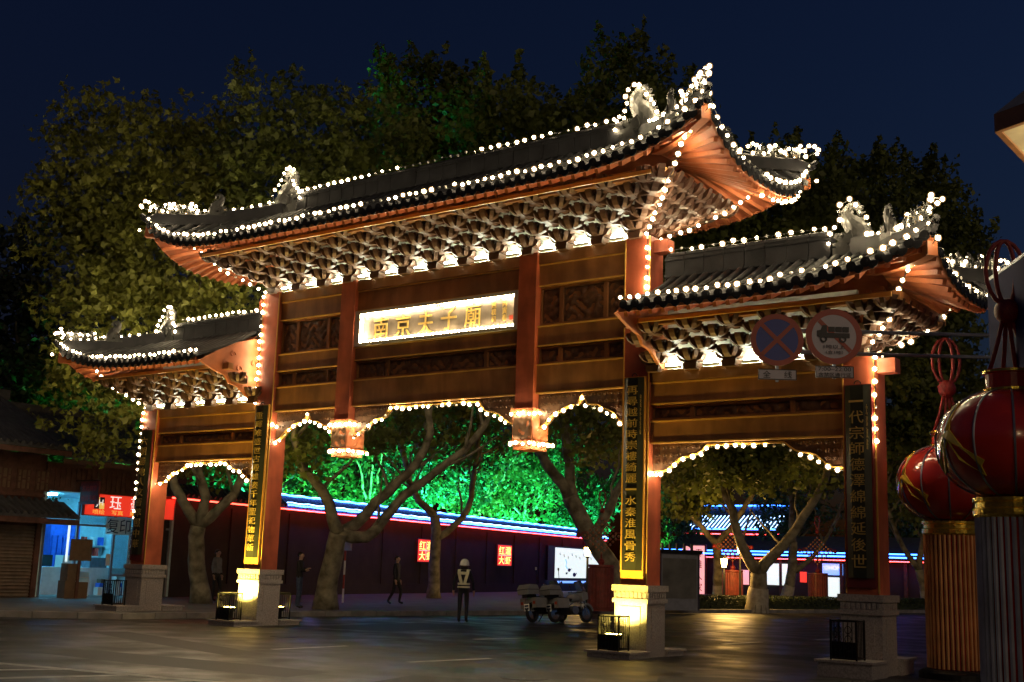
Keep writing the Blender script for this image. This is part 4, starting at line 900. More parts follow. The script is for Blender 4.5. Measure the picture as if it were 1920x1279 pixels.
def neon(nm, mt, o, z, a0, a1, r=.03, wav=0):
    n = int((a1-a0)/.4); m = MB(); m.tube([wp(a0+(a1-a0)*i/n, o, z + wav*math.sin(i*1.9)) for i in range(n+1)], r, 6); m.build(nm, mt, wl)
neon('red_neon_tube', 'neonred', .36, 3.66, 0, WL, .03)
neon('blue_neon_tube', 'neonblue', .47, 3.83, 7.2, WL, .035, .012)
neon('pale_neon_tube', 'neonwhite', .40, 3.93, 7.2, WL, .018, .02)
neon('blue_neon_tube', 'neonblue', .02, 4.26, 7.2, WL, .035, .012)
neon('pale_neon_tube', 'neonwhite', -.05, 4.29, 7.2, WL, .018, .02)
def wall_sign(a0, a1, z0, z1, label):
    o = empty('red_sign', wp((a0+a1)/2, .05, z0), label, 'sign', 'red square signs on the long wall')
    part(o, 'case', 'darkred', lambda b: wbox(b, a0-.05, a1+.05, .005, .12, z0-.05, z1+.05)); part(o, 'lit_face', 'redsign', lambda b: wbox(b, a0, a1, .121, .128, z0, z1))
    ac, zc = (a0+a1)/2, (z0+z1)/2; w = (a1-a0)/2; h = (z1-z0)/2
    rot = (math.pi/2, 0, math.atan2(wnm.y, wnm.x)+math.pi/2)
    for ch, i, j in (('红',-1,1),('瀧',1,1),('大',-1,-1),('虾',1,-1)):
        lettering(o, ch, .4, wp(ac+i*w*.48, .135, zc+j*h*.48), 'yellowtxt', fit=(w*.78,h*.78), rot=rot, depth=.004, name='character')
    part(o, 'divider', 'whitelit', lambda b: wbox(b, ac-.015, ac+.015, .13, .136, z0+.1, z1-.1) and wbox(b, a0+.1, a1-.1, .13, .135, zc-.015, zc+.015))
wall_sign(19.5, 21.2, 1.72, 2.82, 'lit red square sign with four yellow characters beside a tree trunk on the long wall')
wall_sign(29.4, 31.4, 1.66, 2.82, 'lit red square sign with four yellow characters on open wall nearer the picture board')
pb = empty('picture_board', wp(42,.06,.9), 'large white lit picture board with teapot drawings on the wall', 'billboard')
part(pb, 'case', 'iron', lambda b: wbox(b, 37.2, 47.2, .005, .16, .85, 3.02)); part(pb, 'lit_face', 'whitebox', lambda b: wbox(b, 38.4, 47, .161, .168, .98, 2.92))
def ink(nm, pts, r, mt): 
    m = MB(); m.tube([wp(a,.175,z) for a, z in pts], r, 5); m.build(nm, mt, pb)
ink('brush_stroke', [(40.2,2.2),(40.4,2.0),(40.3,1.75),(40.6,1.6)], .06, 'bluebox')
for (a, z, r) in ((41.0,1.5,.17),(42.0,1.2,.2),(40.5,1.28,.1)):
    m = MB(); m.prism([(a+r*1.5*math.cos(t), z+r*.7*math.sin(t)) for t in np.linspace(0,2*math.pi,13)[:-1]], .170, .18, lambda x,zz,o: wp(x,o,zz)); m.build('teapot_drawing', 'signblue', pb)
    ink('spout_drawing', [(a+r*1.4,z),(a+r*2.1,z+r*.6)], .03, 'signblue')
for k in range(9): ink('brush_mark', [(39.2+.75*k, 2.6-.1*(k%3)), (39.3+.75*k, 2.45-.1*(k%3))], .025, 'ink')
lt = part(pb, 'blue_tube', 'bluebox', lambda b: b.tube([wp(37.5,.22,.72), wp(47.2,.22,.72)], .07, 8))
# square plate sign on a striped post
sp = empty('striped_post', (-13.4,11.5,.14), 'thin red and white post with square sign before the long wall', 'sign post')
for k in range(5): part(sp, 'band', 'signred' if k % 2 else 'white', lambda b: b.tube([(-13.4,11.5,.14+.5*k),(-13.4,11.5,.14+.5*(k+1)-.002)], .035, 8))
part(sp, 'plate', 'steel', lambda b: b.box(-13.75,-13.05,11.44,11.46,2.0,2.8))

# ------------------------------------------------------------------ far shop row
fb = empty('far_shop_row', (-12,58,0), 'far row of low shops outlined in blue and red neon behind the trees', 'building')
part(fb, 'wall', 'wallplaster', lambda b: b.box(-26,8,58,64,0,3.0)); part(fb, 'roof', 'walltile', lambda b: b.prism([(57.2,2.9),(64.8,2.9),(61,4.4)], -26.2, 8.2, lambda y,z,x: (x,y,z)))
part(fb, 'red_neon_tube', 'neonred', lambda b: b.tube([(-26,57.15,2.72),(8,57.15,2.72)], .03, 6))
for z, y in ((2.98,57.1),(3.2,57.5)): part(fb, 'blue_neon_tube', 'neonblue', lambda b: b.tube([(-26,y,z),(8,y,z)], .04, 6))
def fbox(nm, mt, x0, x1, z0, z1, y=57.9): return part(fb, nm, mt, lambda b: b.box(x0,x1,y,y+.08,z0,z1))
fbox('white_light_box','whitebox',-18.4,-16.3,.95,2.4); fbox('small_red_sign','redsign',-15.4,-14.95,1.2,1.9); fbox('blue_sign','bluebox',-13.8,-12.4,1.75,2.5); fbox('lit_doorway','whitebox',-13.45,-12.5,.16,1.6)
fbox('green_poster','cyanwall',-23.6,-22.95,.6,2.1); fbox('pink_poster','pinkbox',-19.8,-19.2,.9,1.9)
lettering(fb, 'OHOM', .4, (-13.1,57.88,2.22), 'whitelit', fit=(1.1,.28)); 
for k in range(6): part(fb, 'shopfront_post', 'oldwood', lambda b: b.box(-25.5+4.3*k,-25.3+4.3*k,57.85,57.99,.14,2.85))
vp = empty('tall_light_box', (-22.65,57.2,.14), 'tall pink vertical light box beside the dark tree', 'sign')
part(vp, 'case', 'darkred', lambda b: b.box(-23.2,-22.1,57.1,57.3,.0,3.6)); part(vp, 'lit_face', 'pinkbox', lambda b: b.box(-23.1,-22.2,57.085,57.095,.1,3.5))
for i, ch in enumerate('秦淮人家'): lettering(vp, ch, .5, (-22.65,57.07,3.0-.8*i), 'signred', fit=(.55,.6), name='character')
lr = empty('lantern_row', (-23.7,57.2,.9), 'vertical row of small round lanterns left of the pink light box', 'lantern')
for k in range(4):
    m = MB(); m.ball((-23.7,57.2,3.2-.62*k), (.30,.30,.26), 10, 8); m.build('lantern', 'pinkbox' if k < 3 else 'darkred', lr)
part(lr, 'cord', 'wire', lambda b: b.tube([(-23.7,57.2,.9),(-23.7,57.2,3.6)], .02, 4))
nh = empty('neon_house', (-23.5,66,0), 'gabled house with pale blue neon on its roof beyond the wall', 'building')
part(nh, 'wall', 'wallplaster', lambda b: b.box(-27.5,-20,65,70,0,5.0)); part(nh, 'roof', 'walltile', lambda b: b.prism([(64.2,4.9),(70.8,4.9),(67.5,6.9)], -27.8, -19.7, lambda y,z,x: (x,y,z)))
for k in range(24): part(nh, 'neon_tile_line', 'neonwhite', lambda b: b.tube([(-27.6+.33*k,64.2,5.05),(-27.6+.33*k,66.0,6.1)], .022, 4))
part(nh, 'blue_neon_tube', 'neonblue', lambda b: b.tube([(-27.8,64.1,4.98),(-19.7,64.1,4.98)], .05, 6)); part(nh, 'red_neon_tube', 'neonred', lambda b: b.tube([(-27.8,64.3,4.6),(-19.7,64.3,4.6)], .04, 6))
part(nh, 'blue_neon_tube', 'neonblue', lambda b: b.tube([(-27.8,67.4,6.95),(-19.7,67.4,6.95)], .05, 6))

# ------------------------------------------------------------------ shops on the far left
XF = -18.2
sh = empty('copy_shop', (XF-2,4.8,0), 'small copy shop with glowing blue interior and glass front under a tiled roof', 'shop')
def P(nm, mt, x0, x1, y0, y1, z0, z1): return part(sh, nm, mt, lambda b: b.box(x0,x1,y0,y1,z0,z1))
P('floor','paving',XF-4,XF,2.3,7.4,.141,.16); P('rear_wall','cyanwall',XF-4.1,XF-4,2.3,7.4,.16,4.2); P('side_wall','cyanwall',XF-4,XF,2.2,2.3,.16,4.2); P('side_wall','cyanwall',XF-4,XF,7.4,7.5,.16,4.2); P('ceiling','cyanwall',XF-4,XF-.02,2.3,7.4,3.6,3.66)
P('upper_wall','oldwood',XF-.2,XF,2.2,7.5,3.62,4.55)
for k in range(26): P('lattice_bar','oldwood',XF+.002,XF+.03,2.3+.2*k,2.34+.2*k,3.72,4.4)
for y in (2.3, 3.55, 5.0, 6.4, 7.35):
    P('mullion','steel',XF-.06,XF+.02,y-.04,y+.04,.16,3.3)
P('transom','steel',XF-.055,XF+.015,2.34,7.31,2.5,2.57); P('sill','steel',XF-.055,XF+.015,5.04,7.31,.85,.92)
for y0, y1 in ((3.59,4.96),(5.04,6.36),(6.44,7.31)):
    P('pane','glass',XF-.02,XF-.012,y0,y1,2.58,3.3)
for y0, y1 in ((5.04,6.36),(6.44,7.31)): P('pane','glass',XF-.02,XF-.012,y0,y1,.93,2.49)
for y in (3.4, 5.6): 
    P('ceiling_lamp','shoplamp',XF-2.6,XF-1.2,y-.05,y+.05,3.52,3.58)
P('door_lamp','whitebox',XF-.35,XF-.30,3.42,3.48,1.3,2.6)
P('counter','white',XF-2.2,XF-1.6,3.4,6.8,.16,1.1); P('shelf','blueplastic',XF-3.95,XF-3.6,4.9,6.1,.2,2.6); P('printer','white',XF-2.1,XF-1.65,4.2,4.9,1.101,1.5); P('printer','steel',XF-2.1,XF-1.65,5.3,6.0,1.101,1.45); P('poster','darkred',XF-3.99,XF-3.97,3.4,4.8,1.6,2.7)
P('drawer_cabinet','white',XF-.9,XF-.45,4.0,4.5,.161,1.0)
for k in range(4): P('drawer_front','cyanwall',XF-.449,XF-.43,4.03,4.47,.2+.2*k,.37+.2*k)
for k in range(5): P('folder','blueplastic',XF-3.58,XF-3.5,4.95+.22*k,5.1+.22*k,.9,2.2)
for k in range(9): P('stock_box', ('white','blueplastic','card','paper')[k % 4], XF-1.0-.28*(k%3), XF-.75-.28*(k%3), 5.1+.24*k, 5.28+.24*k, .17, .45+.13*(k%4))
for k in range(6): P('wall_shelf_item', ('paper','shopred','blueplastic')[k % 3], XF-3.9, XF-3.7, 6.2+.18*k, 6.33+.18*k, 1.5+.4*(k%2), 1.8+.4*(k%2))
P('wall_shelf','white',XF-3.98,XF-3.65,6.15,7.3,1.46,1.495); P('wall_shelf','white',XF-3.98,XF-3.65,6.15,7.3,1.86,1.895)
P('hanging_chart','paper',XF-3.96,XF-3.95,2.5,3.2,1.4,2.6); P('monitor','darkglass',XF-2.0,XF-1.95,3.5,4.0,1.12,1.5)
def window_text(txt, y, z, w, h, vert=False):
    part(sh, 'window_paper', 'backpaper', lambda b: b.box(XF+.021,XF+.024,y-w/2-.04,y+w/2+.04,z-h/2-.04,z+h/2+.04))
    lettering(sh, txt, .4, (XF+.03,y,z), 'ink', fit=(w,h), rot=(math.pi/2,0,math.pi/2), depth=.002, vertical=vert)
window_text('复印', 5.15, 2.55, .95, .5); window_text('名片制作', 5.75, 1.85, .22, 1.1, True); window_text('彩色喷绘', 6.08, 1.85, .22, 1.2, True); window_text('现场写真', 6.4, 1.9, .22, 1.3, True)
part(sh, 'notice', 'paper', lambda b: b.box(XF+.021,XF+.024,4.75,4.93,1.2,1.6))
# tiled roof
def tiled_roof(parent, y0, y1, x_e, z_e, x_r, z_r, pitch=.26, nm='roof'):
    r = part(parent, nm, 'walltile', lambda b: b.prism([(x_e,z_e-.08),(x_e,z_e),(x_r,z_r),(x_r,z_r-.2)], y0, y1, lambda x,z,y: (x,y,z)))
    for k in range(int((y1-y0)/pitch)):
        y = y0+pitch*(k+.5); m = MB(); m.tube([(x_e+.04,y,z_e+.03),((x_e*.45+x_r*.55),y,(z_e*.5+z_r*.5)),(x_r,y,z_r+.03)], .075, 7); m.build('tile_row', 'walltile', r)
    part(r, 'eave_board', 'oldwood', lambda b: b.box(x_e-.06,x_e-.02,y0,y1,z_e-.26,z_e-.09))
    return r
tiled_roof(sh, 2.2, 7.6, XF+.9, 4.72, XF-3.2, 6.5)
P('ridge','walltile',XF-3.35,XF-3.05,2.1,7.7,6.4,6.75)
ss = empty('shop_sign', (XF+.1,5.5,2.9), 'long red shop sign with white and yellow characters over the blue window', 'shop sign')
part(ss, 'case', 'shopred', lambda b: b.box(XF+.021,XF+.14,3.62,7.38,2.86,3.62)); part(ss, 'lit_face', 'shopredlit', lambda b: b.box(XF+.141,XF+.147,3.66,7.34,2.89,3.59))
rz90 = (math.pi/2,0,math.pi/2)
for i, ch in enumerate('珏豪'): lettering(ss, ch, .5, (XF+.152,4.85+.85*i,3.34), 'whitelit', fit=(.46,.42), rot=rz90, depth=.004, name='character')
for i, t in enumerate(('喷绘','写真','雕刻','高')): lettering(ss, t, .2, (XF+.152,4.2+.75*i,3.0), 'yellowlit', fit=(.46 if i < 3 else .22,.16), rot=rz90, depth=.004, name='character')
for a, b_, mt in ((4.0,4.2,'yellowlit'),(4.2,4.4,'ink')):
    for z0, z1, m2 in ((3.3,3.5,mt),(3.1,3.3,'ink' if mt != 'ink' else 'yellowlit')): part(ss, 'logo_square', m2, lambda b: b.box(XF+.148,XF+.153,a,b_,z0,z1))
lettering(ss, 'JH', .3, (XF+.158,4.2,3.29), 'whitelit', fit=(.28,.26), rot=rz90, depth=.003)
hs_ = empty('hanging_sign', (XF+.6,2.9,3.3), 'dark red board hung from an iron arm beside the copy shop', 'shop sign')
part(hs_, 'board', 'darkred', lambda b: b.box(XF+.35,XF+1.35,3.28,3.34,3.2,3.95)); part(hs_, 'arm', 'iron', lambda b: b.box(XF,XF+1.4,3.30,3.32,3.97,4.0))
lettering(hs_, '名片刻章', .2, (XF+.85,3.27,3.72), 'shopred', fit=(.8,.2), depth=.003); lettering(hs_, '绘真手机', .2, (XF+.85,3.27,3.4), 'shopred', fit=(.8,.2), depth=.003)
s2 = empty('timber_house', (XF-2,-.5,0), 'old timber house with lattice windows and roller shutter at the photo edge', 'house')
def Q(nm, mt, x0, x1, y0, y1, z0, z1): return part(s2, nm, mt, lambda b: b.box(x0,x1,y0,y1,z0,z1))
Q('wall','oldwood',XF-4,XF,-5,2.15,.14,4.75)
sht = Q('roller_shutter','shutter',XF+.002,XF+.03,-1.8,1.95,.15,2.42)
for k in range(20):
    m = MB(); m.tube([(XF+.035,-1.8,.2+.11*k),(XF+.035,1.95,.2+.11*k)], .03, 6); m.build('shutter_slat', 'shutter', sht)
Q('door_post','oldwood',XF+.002,XF+.12,1.96,2.14,.14,2.5); tiled_roof(s2, -5, 2.9, XF+1.05, 2.75, XF+.05, 3.25, .24, 'lower_roof')
for k in range(6):
    y = -1.6+.68*k
    w = Q('lattice_window','card',XF+.003,XF+.02,y,y+.52,3.55,4.25)
    for (a0,a1,z0,z1) in ((0,.52,3.55,3.6),(0,.52,4.2,4.25),(0,.05,3.6,4.2),(.47,.52,3.6,4.2),(.15,.19,3.6,4.2),(.33,.37,3.6,4.2),(.05,.15,3.8,3.84),(.37,.47,3.8,3.84),(.05,.15,3.98,4.02),(.37,.47,3.98,4.02),(.19,.33,3.88,3.93)):
        m = MB(); m.box(XF+.021,XF+.045,y+a0,y+a1,z0,z1); m.build('lattice_bar','oldwood',w)
Q('window_rail','oldwood',XF+.002,XF+.1,-5,2.15,3.36,3.46)
tiled_roof(s2, -5, 2.4, XF+1.0, 4.95, XF-3.4, 6.9); Q('ridge','walltile',XF-3.5,XF-3.2,-5,2.5,6.8,7.15)
cb = empty('notice_board', (XF+.9,3.1,.14), 'blank plywood notice board on cartons before the copy shop', 'notice board')
part(cb, 'board', 'card', lambda b: b.box(XF+.88,XF+.92,2.75,3.55,1.35,2.05)); part(cb, 'leg', 'oldwood', lambda b: b.box(XF+.84,XF+.879,3.1,3.2,.14,2.0))
for i, (y0, y1, z0, z1) in enumerate(((2.75,3.12,.141,.7),(3.15,3.6,.141,.66),(2.8,3.2,.701,1.25))):
    tag(part(None, 'carton', 'card', lambda b: b.box(XF+.4,XF+.8,y0,y1,z0,z1)), ('brown carton on the ground nearest the shutter','brown carton on the ground by the shop door','brown carton stacked under the notice board')[i], 'carton', 'cartons before the copy shop')

# ------------------------------------------------------------------ street furniture behind the gate
hd = empty('hedge', (-4.4,30,.14), 'low dark clipped hedge along the kerb under the trees', 'hedge')
hp0, hp1 = Vector((-6.6,21.5,0)), Vector((-.9,46,0))
def hedge_leaves():
    g = np.random.default_rng(5); n = 16000; t = g.random(n); o = g.uniform(-.42,.42,n); z = .15+.55*g.random(n)**.6
    d = (hp1-hp0).normalized(); r = Vector((d.y,-d.x,0))
    C = np.array(hp0)[None]+t[:,None]*np.array(hp1-hp0)[None]+o[:,None]*np.array(r)[None]-np.array((.7,0,0)); C[:,2] = z
    a = g.normal(size=(n,3)); a /= np.linalg.norm(a,axis=1)[:,None]; b = g.normal(size=(n,3)); b -= a*(a*b).sum(1)[:,None]; b /= np.linalg.norm(b,axis=1)[:,None]
    v = np.stack([C-.05*a, C+.03*b, C+.06*a, C-.03*b],1).reshape(-1,3) - np.array(origin(hd))
    me = bpy.data.meshes.new('foliage'); me.from_pydata(v.tolist(), [], [(4*i,4*i+1,4*i+2,4*i+3) for i in range(n)]); me.materials.append(M['hedge'])
    ob = bpy.data.objects.new('foliage', me); col.objects.link(ob); ob.parent = hd
hedge_leaves()
part(hd, 'core', 'hedge', lambda b: b.bar(hp0+Vector((-.7,0,.36)), hp1+Vector((-.7,0,.36)), .55, .45))
def knot_stand(x, y, label):
    o = empty('knot_stand', (x,y,.14), label, 'sculpture', 'red drums carrying knot ornaments')
    n = 28; vs = []; 
    m = MB(); m.lathe([(.50,.0),(.50,.08),(.44,.1),(.44,1.55),(.48,1.58),(.48,1.66)], 28, (x,y,.14)); m.build('drum', 'drum', o)
    m = MB()
    for k in range(24):
        a = 2*math.pi*k/24; m.tube([(x+.45*math.cos(a),y+.45*math.sin(a),.26),(x+.45*math.cos(a),y+.45*math.sin(a),1.68)], .03, 5)
    m.build('ribs', 'drum', o)
    d = Vector((math.cos(R(36)), math.sin(R(36)),0))
    c = Vector((x,y,2.85))
    m = MB()
    for i in range(-3,4):
        for j in range(-3,4):
            p = c + d*(i+j)*.105 + Vector((0,0,(i-j)*.105)); m.ball(p, .052, 6, 5)
    m.build('bead_lattice', 'knotbead', o)
    for sx in (-1,1):
        m = MB(); m.tube([c+d*sx*(.62+.13*math.cos(t))+Vector((0,0,.13*math.sin(t))) for t in np.linspace(0,2*math.pi,12)], .022, 5); m.build('side_loop', 'redrope', o)
        m = MB(); m.ball(c+d*sx*.86, .10, 8, 6); m.build('side_bead', 'redrope', o)
    m = MB(); m.ball(c+Vector((0,0,.92)), .10, 8, 6); m.ball(c-Vector((0,0,.95)), .13, 8, 6); m.build('centre_bead', 'redrope', o)
    for sx in (-1,1):
        m = MB(); m.tube([c+Vector((0,0,1.0)), c+d*sx*.12+Vector((0,0,1.35)), c+d*sx*.10+Vector((0,0,1.6)), c+Vector((0,0,1.68))], .025, 5); m.build('loop', 'redrope', o)
    m = MB(); m.tube([c-Vector((0,0,.66)), c-Vector((0,0,1.1))], .03, 5); m.build('tail_cord', 'redrope', o)
knot_stand(-6.1, 17.4, 'dark red drum with beaded knot beside the tall column near the signs')
knot_stand(-7.2, 30.6, 'dark red drum with beaded knot left of the orange-lit trunk')
knot_stand(-5.2, 35.8, 'dark red drum with beaded knot right of the orange-lit trunk')
def lamp_post(x, y, z, label, power):
    o = empty('lantern_lamp', (x,y,.14), label, 'street lamp', 'glowing lantern lamps on posts')
    part(o, 'post', 'iron', lambda b: b.tube([(x,y,.14),(x,y,z-.22)], [.06,.045], 8)); part(o, 'lantern_glass', 'lamplight', lambda b: b.lathe([(.11,-.2),(.17,.16)], 6, (x,y,z)))
    part(o, 'cap', 'iron', lambda b: b.lathe([(.22,.165),(.08,.28),(.02,.34)], 6, (x,y,z))); part(o, 'collar', 'iron', lambda b: b.lathe([(.06,-.28),(.13,-.203)], 6, (x,y,z)))
    ld = bpy.data.lights.new('lamp_glow', 'POINT'); ld.energy = power; ld.color = (1,.56,.14); ld.shadow_soft_size = .25
    lo_ = bpy.data.objects.new('lamp_glow', ld); col.objects.link(lo_); lo_.parent = o; lo_.location = (.15,-.3,z-.14)
lamp_post(-9.7, 22.1, 2.35, 'glowing orange lantern lamp before the lit picture board', 120)
lamp_post(-6.5, 28.3, 2.1, 'lower glowing orange lantern lamp left of the forked trunk', 400)
lamp_post(-6.2, 29.3, 2.75, 'higher glowing orange lantern lamp beside the forked trunk', 400)
bt = empty('bus_shelter', (-5.6,22.6,.14), 'dark advertising booth with glass front behind the tall column', 'booth')
bd = Vector((.46,.89,0)); br_ = Vector((.89,-.46,0))
def bx(b, a0,a1,o0,o1,z0,z1):
    vs = [Vector((-6.2,21.6,0))+bd*a+br_*o+Vector((0,0,z)) for z in (z0,z1) for a, o in ((a0,o0),(a1,o0),(a1,o1),(a0,o1))]
    b.add(vs, [(3,2,1,0),(4,5,6,7),(0,1,5,4),(1,2,6,5),(2,3,7,6),(3,0,4,7)])
part(bt, 'body', 'slate', lambda b: bx(b, 0, 1.9, 0, .3, .14, 2.35)); part(bt, 'glass_front', 'boothposter', lambda b: bx(b, .15, 1.75, .301, .32, .6, 2.15)); part(bt, 'roof', 'iron', lambda b: bx(b, -.1, 2.0, -.1, .4, 2.352, 2.5))
for a in (0, 1.82): part(bt, 'edge_trim', 'chrome', lambda b: bx(b, a, a+.08, .302, .33, .14, 2.34))
for k in range(5): part(bt, 'finial', 'iron', lambda b: bx(b, .2+.35*k, .28+.35*k, .1, .18, 2.501, 2.75))
# van
vn = empty('parked_van', (-1.5,50,.0), 'dark parked van with teal windows beyond the short column', 'van', rz=R(20))
def vpart(nm, mt, fn, sm=False): b = MB(); fn(b); return b.build(nm, mt, vn, sm, local=True)
vpart('body','steel',lambda b: b.prism([(-2.2,.35),(2.0,.35),(2.15,.9),(1.7,1.15),(1.25,2.0),(-2.1,2.05),(-2.25,1.2)], -.9,.9, lambda x,z,y:(y,x*-1,z)))
vpart('windscreen','darkglass',lambda b: b.add([(-.78,-1.70,1.2),(.78,-1.70,1.2),(.7,-1.29,1.93),(-.7,-1.29,1.93)],[(0,1,2,3)]) )
for sx in (-1,1):
    vpart('side_window','darkglass',lambda b: b.box(sx*.9-.006,sx*.9+.006,-1.1,1.9,1.25,1.85)); vpart('headlight','white',lambda b: b.box(sx*.7-.15,sx*.7+.15,-2.17,-2.1,.75,.92))
    for yy in (-1.4,1.4):
        w = vpart('wheel','rubber',lambda b: b.tube([(sx*.72,yy,.34),(sx*.92,yy,.34)], .34, 16)); vpart('hubcap','chrome',lambda b: b.tube([(sx*.921,yy,.34),(sx*.935,yy,.34)], .2, 12))
vpart('bumper','white',lambda b: b.box(-.9,.9,-2.25,-2.12,.4,.66)); vpart('number_plate','paper',lambda b: b.box(-.26,.26,-2.26,-2.251,.45,.6))

# ------------------------------------------------------------------ big lanterns on ribbed pillars
def big_lantern(x, y, label, rod='rod'):
    o = empty('lantern_pillar', (x,y,0), label, 'lantern', 'big red lanterns on ribbed pillars')
    m = MB(); m.lathe([(.62,0),(.62,.10),(.56,.14),(.50,.16)], 32, (x,y,0)); m.build('foot_ring', 'iron', o)
    m = MB(); m.lathe([(.44,.16),(.44,2.42)], 32, (x,y,0)); m.build('pillar_core', 'redlac', o)
    for k in range(36):
        a = 2*math.pi*k/36; m = MB(); m.tube([(x+.455*math.cos(a),y+.455*math.sin(a),.17),(x+.455*math.cos(a),y+.455*math.sin(a),2.42)], .03, 6); m.build('pillar_rod', rod, o)
    m = MB(); m.lathe([(.47,2.42),(.50,2.45),(.50,2.52),(.47,2.54),(.47,2.60),(.50,2.62),(.50,2.66)], 32, (x,y,0)); m.build('collar', 'goldfoil', o)
    prof = [(.90*math.sin(t)**.8 if 0 < t < math.pi else 0, -.68*math.cos(t)) for t in np.linspace(.28,math.pi-.28,19)]
    m = MB(); m.lathe(prof, 48, (x,y,3.33)); bl = m.build('lantern_body', 'redlac', o, smooth=True)
    for k in range(12):
        a = 2*math.pi*(k+.5)/12; m = MB(); m.tube([(x+(r+.006)*math.cos(a), y+(r+.006)*math.sin(a), 3.33+z) for r, z in prof], .014, 5); m.build('lantern_rib', 'steel', o)
    # leaf-shaped foil ornament on the side facing the gate
    for a0, shapes in ((R(228), [('yellowp',[(-.16,.40),(-.02,.44),(.00,.20),(-.10,-.02),(-.34,-.22),(-.42,-.34),(-.28,-.32),(-.06,-.12),(.06,.12)]),('yellowp',[(-.10,.06),(.02,.02),(.20,-.22),(.52,-.40),(.50,-.30),(.56,-.24),(.30,-.10),(.06,.12)])]), (R(188), [('goldfoil',[(.02,-.5),(.16,-.46),(.10,-.2),(.12,.1),(.30,.42),(.16,.52),(-.04,.3),(-.10,0),(-.08,-.3)])])):
        for s_, pts in shapes:
            m = MB(); vs = []
            for lay in (0.012, .03):
                for u, v in pts:
                    z = v*1.1; t = math.acos(max(-1,min(1,-z/.68))); rr = .90*math.sin(t)**.8 + lay; vs.append((x+rr*math.cos(a0+u*1.05), y+rr*math.sin(a0+u*1.05), 3.33+z))
            n = len(pts); m.add(vs, [tuple(range(n)), tuple(range(2*n-1,n-1,-1))]+[(i,(i+1)%n,(i+1)%n+n,i+n) for i in range(n)]); m.build('foil_leaf', s_, o)
    m = MB(); m.lathe([(.30,3.96),(.32,3.98),(.32,4.02),(.29,4.03),(.29,4.20),(.32,4.21),(.32,4.25),(.05,4.26)], 24, (x,y,0)); m.build('neck', 'redlac', o)
    m = MB(); m.lathe([(.325,3.985),(.325,4.015)], 24, (x,y,0)); m.lathe([(.325,4.215),(.325,4.245)], 24, (x,y,0)); m.build('neck_ring', 'goldfoil', o)
    d = Vector((.81,.58,0)); c = Vector((x,y,0))
    m = MB()
    for sx in (-1,-.33,.33,1): m.tube([c+d*sx*.26+Vector((0,0,4.22)), c+d*sx*.14+Vector((0,0,4.6)), c+d*sx*.05+Vector((0,0,4.95))], .03, 6)
    for w in (.20,.10): m.tube([c+Vector((0,0,5.1))]+[c+d*w*math.sin(t)*(1.25)+Vector((0,0,5.52-.42*math.cos(t)*1.0)) for t in np.linspace(.25,2*math.pi-.25,18)]+[c+Vector((0,0,5.1))], .03, 6)
    m.build('knot_rope', 'redrope', o, smooth=True)
    m = MB(); m.ball(c+Vector((0,0,5.02)), .16, 14, 10); m.build('knot_ball', 'redrope', o, smooth=True)
big_lantern(11.35, .95, 'complete big red lantern on ribbed pillar beside the short column')
big_lantern(13.9, -5.15, 'nearer big red lantern cut off by the photo edge', 'rod2')

# ------------------------------------------------------------------ traffic signs on a gantry pole
tg = empty('sign_pole', (13.45,-3.2,0), 'grey pole with two long horizontal arms reaching over the road', 'pole')
part(tg, 'pole', 'steel', lambda b: b.tube([(13.75,-2.95,0),(13.75,-2.95,5.6)], .11, 14))
ad = Vector((.82,.572,0)); sn = Vector((.572,-.82,0)); 
a0 = Vector((10.72,-5.06,0)); L_ = 3.68
for z in (5.10, 4.78): part(tg, 'arm', 'steel', lambda b: b.tube([a0+ad*(-.1)+Vector((0,0,z))-sn*.06, a0+ad*L_+Vector((0,0,z))-sn*.06], .028, 8))
def disc(o, nm, mt, c, r, off, r_in=0, thick=.012, n=40):
    m = MB(); up = Vector((0,0,1))
    ring = lambda rr, k: [c + sn*(off+k) + ad*rr*math.cos(2*math.pi*i/n) + up*rr*math.sin(2*math.pi*i/n) for i in range(n)]
    if r_in:
        vs = ring(r,0)+ring(r,thick)+ring(r_in,0)+ring(r_in,thick); m.add(vs, [f for i in range(n) for j in [(i+1)%n] for f in ((i,j,n+j,n+i),(n+i,n+j,3*n+j,3*n+i),(3*n+i,3*n+j,2*n+j,2*n+i))])
    else: m.add(ring(r,0)+ring(r,thick), [tuple(range(n)), tuple(range(2*n-1,n-1,-1))]+[(i,(i+1)%n,(i+1)%n+n,i+n) for i in range(n)])
    return m.build(nm, mt, o)
def strip(o, nm, mt, c, p0, p1, w, off, thick=.006):
    up = Vector((0,0,1)); A = c+ad*p0[0]+up*p0[1]; B = c+ad*p1[0]+up*p1[1]; d = (B-A).normalized(); r = d.cross(sn).normalized()*w/2
    m = MB(); vs = [q + sn*(off+k) for k in (0,thick) for q in (A-r, B-r, B+r, A+r)]; m.add(vs, [(0,1,2,3),(7,6,5,4)]+[(i,(i+1)%4,(i+1)%4+4,i+4) for i in range(4)]); return m.build(nm, mt, o)
def poly(o, nm, mt, c, pts, off, thick=.005):
    up = Vector((0,0,1)); n = len(pts); m = MB(); m.add([c+ad*x+up*z+sn*(off+k) for k in (0,thick) for x, z in pts], [tuple(range(n)), tuple(range(2*n-1,n-1,-1))]+[(i,(i+1)%n,(i+1)%n+n,i+n) for i in range(n)]); return m.build(nm, mt, o)
srot = (math.pi/2, 0, math.atan2(ad.y, ad.x))
